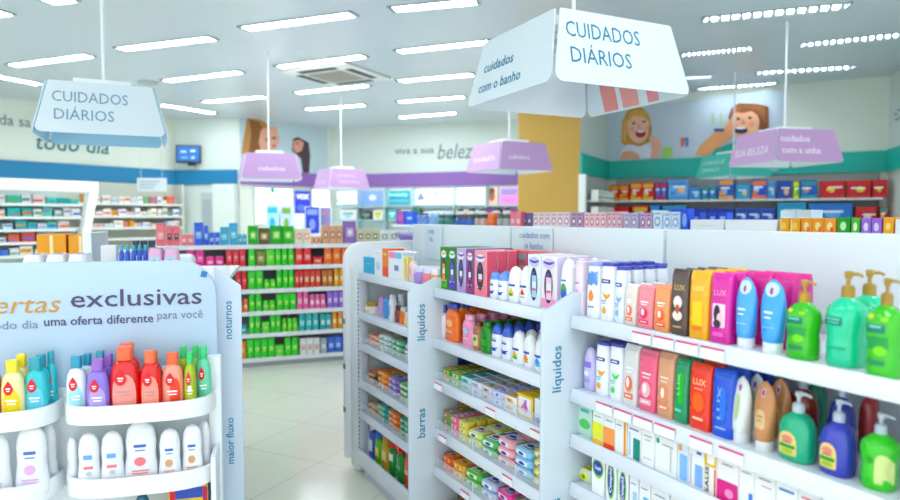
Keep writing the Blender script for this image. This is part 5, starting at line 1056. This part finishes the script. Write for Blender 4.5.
A1 = [(609, 629, 2, .27, 'D8281C', 'E8B020', 'F0A020', 'red pack with yellow print'), (630, 654, 2, .30, 'E02C1C', 'F0C028', 'F4E8D0', 'tall red and yellow pack'), (655, 667, 2, .30, '2C58C0', 'D03038', '5888E0', 'blue and red pack'), (668, 688, 1, .34, '78B0E8', '4C90D8', 'F0B890', 'big light blue pack with baby picture'),
 (689, 701, 1, .20, '3C90D8', '2C80C8', 'A0D8F0', 'blue pack'), (702, 717, 2, .21, '2468C0', '30A078', '88C8E8', 'blue and green pack'), (718, 734, 1, .33, '2C60C8', 'F0A850', '90C0F0', 'tall blue pack with orange base'), (736, 750, 1, .23, '38A0D8', '48B0E0', 'F0C870', 'cyan pack'), (751, 767, 1, .31, '2C58C8', 'F08838', 'B8D4F4', 'tall royal blue and orange pack'),
 (768, 775, 1, .27, '68B0E8', '4890D8', 'C8E4F8', 'narrow light blue pack'), (776, 792, 1, .28, '183C98', '2450B0', 'F0B898', 'navy pack with child figure'), (793, 799, 1, .27, '58B848', 'E8E040', 'F0F080', 'slim green and yellow pack'), (800, 817, 1, .28, '2454B8', '2CA0A8', 'F0A878', 'blue pack with teal corner')]
for a in A1: NP(1.86, *a, 'upper')
for i, (x0, x1) in enumerate([(820, 845), (846, 871), (872, 888)]): NP(1.86, x0, x1, 1, .26, 'C41C2C', 'D42438', 'F0D040', 'dark red pack with white name, ' + ORD[i] + ' of three', 'upper')
for a in [(609, 629, 1, .29, 'D02018', 'E0302C', 'F0B030', 'wide red pack'), (632, 648, 1, .30, 'DC2C18', 'F0B828', 'F0E0A0', 'red and yellow pack'), (650, 660, 1, .32, '2868C0', '3890D0', 'C0D8F0', 'narrow blue pack'), (662, 686, 1, .30, '48A0D8', '3488C8', 'C0E0F4', 'wide light blue pack'), (690, 734, 5, .26, '2448B0', '1C3898', '88A8E8', 'dark blue pack'), (735, 775, 3, .25, '2C58C0', '2448A8', 'B0C4F0', 'royal blue pack'),
    (777, 806, 1, .34, '3C9CC8', '3490C0', '90D0E8', 'long aqua box'), (808, 852, 1, .32, '2478D0', '2070C8', '60A8E8', 'long blue box with white name'), (855, 877, 1, .26, 'C42030', 'D42838', 'F0E0E0', 'dark red pack'), (879, 888, 1, .27, 'B82030', '38A088', 'F0C848', 'red pack with green edge')]: NP(1.44, *a, 'second')
# side bay of small white cartons
ss = empty('shelving_unit', fS.pt(0, 0), fS.phi, 'narrow side bay of shelves beside the mustard column', 'shelving')
G().box(.04, LS - .45, -.03, -.002, .1, 2.27, M('C0C4BC', .6)).build('back_panel', ss)
G().box(-.06, .03, -.12, -.002, 0, 2.27, M('E8F0EC', .4)).build('side_panel', ss)
for z in (1.0, 1.28, 1.56, 1.84): G().box(.045, LS - .45, -.32, -.03, z - .025, z, M('D8DEDC', .4)).build('shelf', ss)
for z, c, w in ((1.84, '58B890', 'white carton with green stripe'), (1.56, '88A8C0', 'white carton with blue grey stripe')):
    k = carton(.16, .12, .17, 'ECF0EC', 'E0E4E0', [('rect', 0, .3, .96, .2, c), ('rect', 0, .7, .6, .1, '90A0A0')])
    for i in range(6):
        o = k if i == 0 else copy_tree(k); put(o, fS, .16 + i * .19, -.24, z + .001); tag(o, w + ', ' + ORD[i] + ' of six in the side bay', 'carton', w + 's in the side bay')

# ================================================================== PHARMACY SHELVES (cream wall) and backlit unit
CB = ['E8ECEC', 'F0F0EC', 'DCE4E8', 'E8D8D8', 'F0E8DC', 'D0DCEC', 'E4F0EC']; CS = ['D85050', '4878D0', 'E0A040', '48A0A8', '70B070', 'B070B0', '8090A0', 'E07048']
CW = ['red', 'blue', 'amber', 'teal', 'green', 'mauve', 'grey', 'coral']; CBW = ['grey white', 'white', 'pale blue white', 'pinkish white', 'cream', 'light blue', 'minty white']
def smalls(fr, Z, s0, s1, b, prob, where, cat, hs_, dd=.1, hue=None, wr=(.10, .2)):
    s = s0; k = 0; seen = {}
    while s < s1 - .1:
        w = random.uniform(*wr); w = min(w, s1 - s); h = random.uniform(*hs_)
        bi, ci = random.randrange(len(CB)), random.randrange(len(CS)); base = CB[bi]
        bw = CBW[bi]
        if hue and random.random() < hue[1]: base = random.choice(hue[0]); bw = 'aqua green'
        elif random.random() < prob: base = CS[ci]; bw = CW[ci]
        c2i = random.randrange(len(CS)); key = (bw, CW[c2i]); seen[key] = seen.get(key, 0) + 1
        o = G().box(-w / 2 + .003, w / 2 - .003, -dd / 2, dd / 2, 0, h, M(base, .5)).build('carton', bevel=.003, seg=1)
        g = G(); decals(g, w, h, lambda x, z: (x, -dd / 2 - .001, z), [('rect', random.uniform(-.1, .1), random.uniform(.25, .6), .8, random.uniform(.15, .4), CS[c2i])]); reg(g.build('print'), o)
        put(o, fr, s + w / 2, b, Z + .001)
        tag(o, f'small {bw} medicine carton with {CW[c2i]} stripe, ' + (ORD[k] if k < 16 else ORD[k - 16] + ' past the middle') + ' ' + where, cat)
        s += w + (random.uniform(0, .03)); k += 1
pm0, pm1 = fP.s_at(84, -.4, 1.8), LP_ - .1
ps = empty('shelving_unit', fP.pt(0, 0), fP.phi, 'medicine wall shelves below the blue band near the television', 'shelving')
G().box(0, pm1, -.03, -.003, .1, 2.29, M('C8CCBE', .6)).build('back_panel', ps)
PZ = [.6, .86, 1.12, 1.345, 1.59, 1.85]
for z in PZ: G().box(.0, pm1, -.42, -.03, z - .045, z, M('E4E8E4', .4)).build('shelf', ps)
G().box(pm1, pm1 + .04, -.42, -.003, 0, 2.29, M('D8DCD4', .4)).build('side_panel', ps)
for j, z in enumerate(PZ[3:]): smalls(fP, z, pm0, pm1 - .05, -.30, .25, 'of the ' + ['lower', 'middle', 'upper'][j] + ' medicine wall shelf', 'medicine box', (.07, .17), .16, wr=(.08, .2))
fu = Frame(-5.54, 9.0, math.radians(50))
u0, u1 = fu.s_at(-70, 0, 2), fu.s_at(97, 0, 2)
un = empty('shelving_unit', fu.pt(0, 0), fu.phi, 'medicine unit framed by a thick white portal with slanted leg', 'shelving')
zt = fu.z_at(60, 180.5); zi = fu.z_at(60, 191.5); ui = fu.s_at(88, 0, 2); lb = fu.s_at(84, 0, 1.2); li = fu.s_at(76, 0, 1.2)
G().prism([(u0, zt), (u1, zt), (u1, zt - .12), (lb, .95), (lb, 0), (li, 0), (li, .95), (ui, zi), (u0, zi)], -.06, .12, M('F2F6F4', .35)).build('portal_frame', un, bevel=.01)
G().box(u0, li, .42, .45, 0, zi, M('B8C4C0', .6)).build('back_panel', un)
UZ = [fu.z_at(40, y, .06) for y in (203.5, 216.5, 229, 241.5, 254.5)]
for z in UZ: G().box(u0, li - .0 + (.1 if z > 1.5 else 0), .0, .42, z - .035, z, M('E0E8E8', .4)).build('shelf', un)
for j, z in enumerate(UZ):
    smalls(fu, z, fu.s_at(-8, .1, 1.8), (li if j > 1 else ui) - .03, .12, .3, 'on the ' + ['top', 'second', 'third', 'fourth', 'fifth'][j] + ' portal shelf', 'medicine box', (.07, .135), .09,
           hue=(['48BCAC', '60C8B8', '3CB0A8'], [.55, .3, .35, .1, .0][j]), wr=(.08, .17))

# ================================================================== COSMETICS WALL (backlit panels)
def lightbox(fr, x0, x1, y0, y1, col, e, label, b=-.06, text=None, tc='FFFFFF', shapes=()):
    s0, s1 = fr.s_at(x0, b, 2), fr.s_at(x1, b, 2); xm = (x0 + x1) / 2; z1, z0 = fr.z_at(xm, y0, b), fr.z_at(xm, y1, b)
    t = empty('light_box', fr.pt((s0 + s1) / 2, b), fr.phi, label, 'light box', 'backlit panels of the cosmetics wall'); w = (s1 - s0) / 2
    G().box(-w, w, 0, .05, z0, z1, M('D8E4E8', .4)).build('casing', t)
    G().box(-w + .02, w - .02, -.004, -.0005, z0 + .02, z1 - .02, M(col, .4, emit=e)).build('lit_panel', t)
    g = G(); W, H = 2 * w, z1 - z0
    if shapes: decals(g, W, H, lambda x, z: (x, -.0052, z0 + z), [s_[:5] + (s_[5],) + s_[6:] for s_ in shapes])
    if text: letters(g, text, M(tc, .4, emit=.6), 0, z0 + H * .62, H * .3, y=-.0065, width=W * .75, bold=.03)
    if g.v: g.build('printed_picture', t)
lightbox(fO, 255, 293, 188, 224, 'F4FAFC', 1.1, 'white glowing panel at the start of the cosmetics wall', shapes=[('rect', -.05, .93, .1, .14, '38B0C8')])
lightbox(fO, 294, 311, 190, 214, '3038B0', .5, 'deep blue lit panel with white letters', text='VOX', shapes=[('ell', -.1, .25, .5, .3, '6C80E0')])
lightbox(fO, 312, 330, 189.5, 214, 'F0F8F8', 1.1, 'white glowing panel beside the deep blue one')
lightbox(fB, 337, 357, 191, 204.5, 'F4FAFA', 1.1, 'white glowing panel below small lilac sign', shapes=[('tri', -.4, .3, .2, .5, '88C8D0')])
lightbox(fB, 359, 384, 190, 205.5, '7C98E0', .55, 'lavender blue panel with white emblem', shapes=[('ell', .05, .5, .3, .4, 'FFFFFF')])
lightbox(fB, 386, 411, 190, 205.5, '2C98A8', .5, 'teal lit panel with pale lettering', text='beauty', tc='B8E8F0', shapes=[('rect', 0, .3, .8, .2, '88D0E0')])
lightbox(fB, 413, 453, 189, 205, 'F0F4F0', 1.0, 'white lit panel with palm leaf picture', shapes=[('tri', -.3, .5, .3, .8, '9CB4E0'), ('swoosh', -.05, .75, .4, .3, '88A8A0'), ('ell', .1, .6, .05, .7, '90A8A0')])
lightbox(fB, 455.5, 485, 187.5, 205, 'F8FCFC', 1.2, 'brightest blank white panel with green edge')
lightbox(fB, 486, 498, 187, 206, 'E8C0B0', .6, 'peach lit panel showing a face', shapes=[('ell', 0, .55, .5, .6, 'D89880'), ('ell', 0, .8, .5, .3, '9C6C50')])
lightbox(fB, 499, 519, 187, 206, 'D088C8', .6, 'pink and violet lit panel beside the mustard column', shapes=[('rect', 0, .75, .8, .3, 'B8B0E8'), ('swoosh', 0, .3, .7, .3, 'E8A8D8')])
cw = empty('cosmetics_shelving', fB.pt(0, 0), fB.phi, 'pale glass cosmetics shelves under the glowing panels', 'shelving')
q0, q1 = fB.s_at(335, -.3, 1.7), fB.s_at(540, -.3, 1.7)
for z in (1.15, 1.5, 1.82): G().box(q0, q1, -.4, -.06, z - .02, z, M('A8D4D8', .15)).build('shelf', cw)
G().box(q0, q1, -.012, -.002, .1, 2.28, M('E8F0F0', .4)).build('back_panel', cw)
for x in (358, 385, 412, 454, 486): k = fB.s_at(x, -.3, 1.7); G().box(k, k + .02, -.38, -.1, .1, 2.28, M('C8E0E0', .3)).build('divider', cw)
G().box(q0, q1, -.4, -.01, 0, .1, M('D8E0E0', .4)).build('base', cw)
for i, (x0, x1, h, c, c2, wd) in enumerate([(340, 356, .24, 'F0F4F4', '88B8C8', 'white cosmetics display stand'), (361, 371, .2, '30403C', '88A890', 'dark green cosmetics stand'), (373, 383, .24, 'E8ECE0', 'D0C858', 'cream cosmetics stand'), (388, 396, .24, '48B0B8', 'C8E8E8', 'aqua cosmetics stand'), (400, 409, .24, 'F0F4F0', '68A898', 'white cosmetics stand, aqua neighbour'),
    (414, 420, .26, '388058', '90C0A0', 'bottle green cosmetics stand'), (424, 450, .2, 'F4F8F8', 'D0E4E8', 'wide white cosmetics stand'), (456, 470, .24, 'E8E0DC', 'C8A8A0', 'beige cosmetics stand'), (473, 484, .22, 'B8D8D0', '589888', 'mint cosmetics stand'), (488, 500, .24, '8C48A8', 'D0A0D8', 'violet cosmetics stand'), (503, 517, .24, 'A048A0', 'E090D0', 'magenta cosmetics stand')]):
    row(fB, 1.82 if False else 1.5, x0, x1, None, carton, (c, c, [('rect', 0, .6, .7, .3, c2), ('ell', 0, .3, .4, .2, c2)]), {'name': 'cosmetics_stand'}, wd, 'under glowing panels', 'display stand', None, h=h, d=.14, b0=-.34, jit=0)
# counters / towers in front of the poster wall
def tower(x0, x1, y0, d, c, c2, lab_, z0=0):
    s = Frame(*at_depth((x0 + x1) / 2, d)[:2], .1); w = s.s_at(x1, 0, 1.7) - s.s_at(x0, 0, 1.7); h = s.z_at((x0 + x1) / 2, y0)
    o = G().box(-w / 2, w / 2, 0, .25, 0, h, M('ECF2F4', .4)).build('display_tower', bevel=.01); put(o, s, 0, 0, 0)
    g = G(); decals(g, w, .5, lambda x, z: (x, -.002, h - .5 + z), [('rect', 0, .5, .92, .96, c), ('ell', 0, .35, .4, .4, c2), ('rect', 0, .8, .7, .2, c2)]); reg(g.build('poster_panel'), o)
    tag(o, lab_, 'display tower')
tower(266, 279, 204.5, 11.5, 'A8DCEC', '30A8D0', 'pale cyan display tower before the white glowing panel')
tower(280.5, 292.5, 205, 11.5, 'B8CCF0', '78A848', 'pale blue display tower with green leaf mark')
tower(305, 320, 206.5, 11.8, '2C40C0', '88A0F0', 'royal blue display tower beside the lettered panel')
tower(321, 331, 207, 12.0, '8090C8', 'C080A8', 'slate blue display tower with mauve mark')
tower(295, 304, 214, 11.3, 'D8E4F4', 'F0F4F8', 'low white display tower before the lettered panel')

# ================================================================== CAMERA, LIGHT, LOOK
cam = bpy.data.cameras.new('camera'); co = bpy.data.objects.new('camera', cam); COL.objects.link(co); SC.camera = co
co.location = (0, 0, CH); co.rotation_euler = (PI / 2 - PITCH, 0, 0); cam.lens = 36 * FPX / 900; cam.sensor_width = 36; cam.clip_end = 60
cam.dof.use_dof = True; cam.dof.focus_distance = 2.5; cam.dof.aperture_fstop = 2.0
w = bpy.data.worlds.new('daylight'); SC.world = w; w.use_nodes = True
w.node_tree.nodes['Background'].inputs['Color'].default_value = (.93, .985, 1, 1); w.node_tree.nodes['Background'].inputs['Strength'].default_value = WORLD_E
SC.view_settings.view_transform = 'Standard'; SC.view_settings.look = 'None'; SC.view_settings.exposure = EXPO; SC.view_settings.gamma = 1
for o in list(COL.objects):
    if o.get('category') == 'x': pass
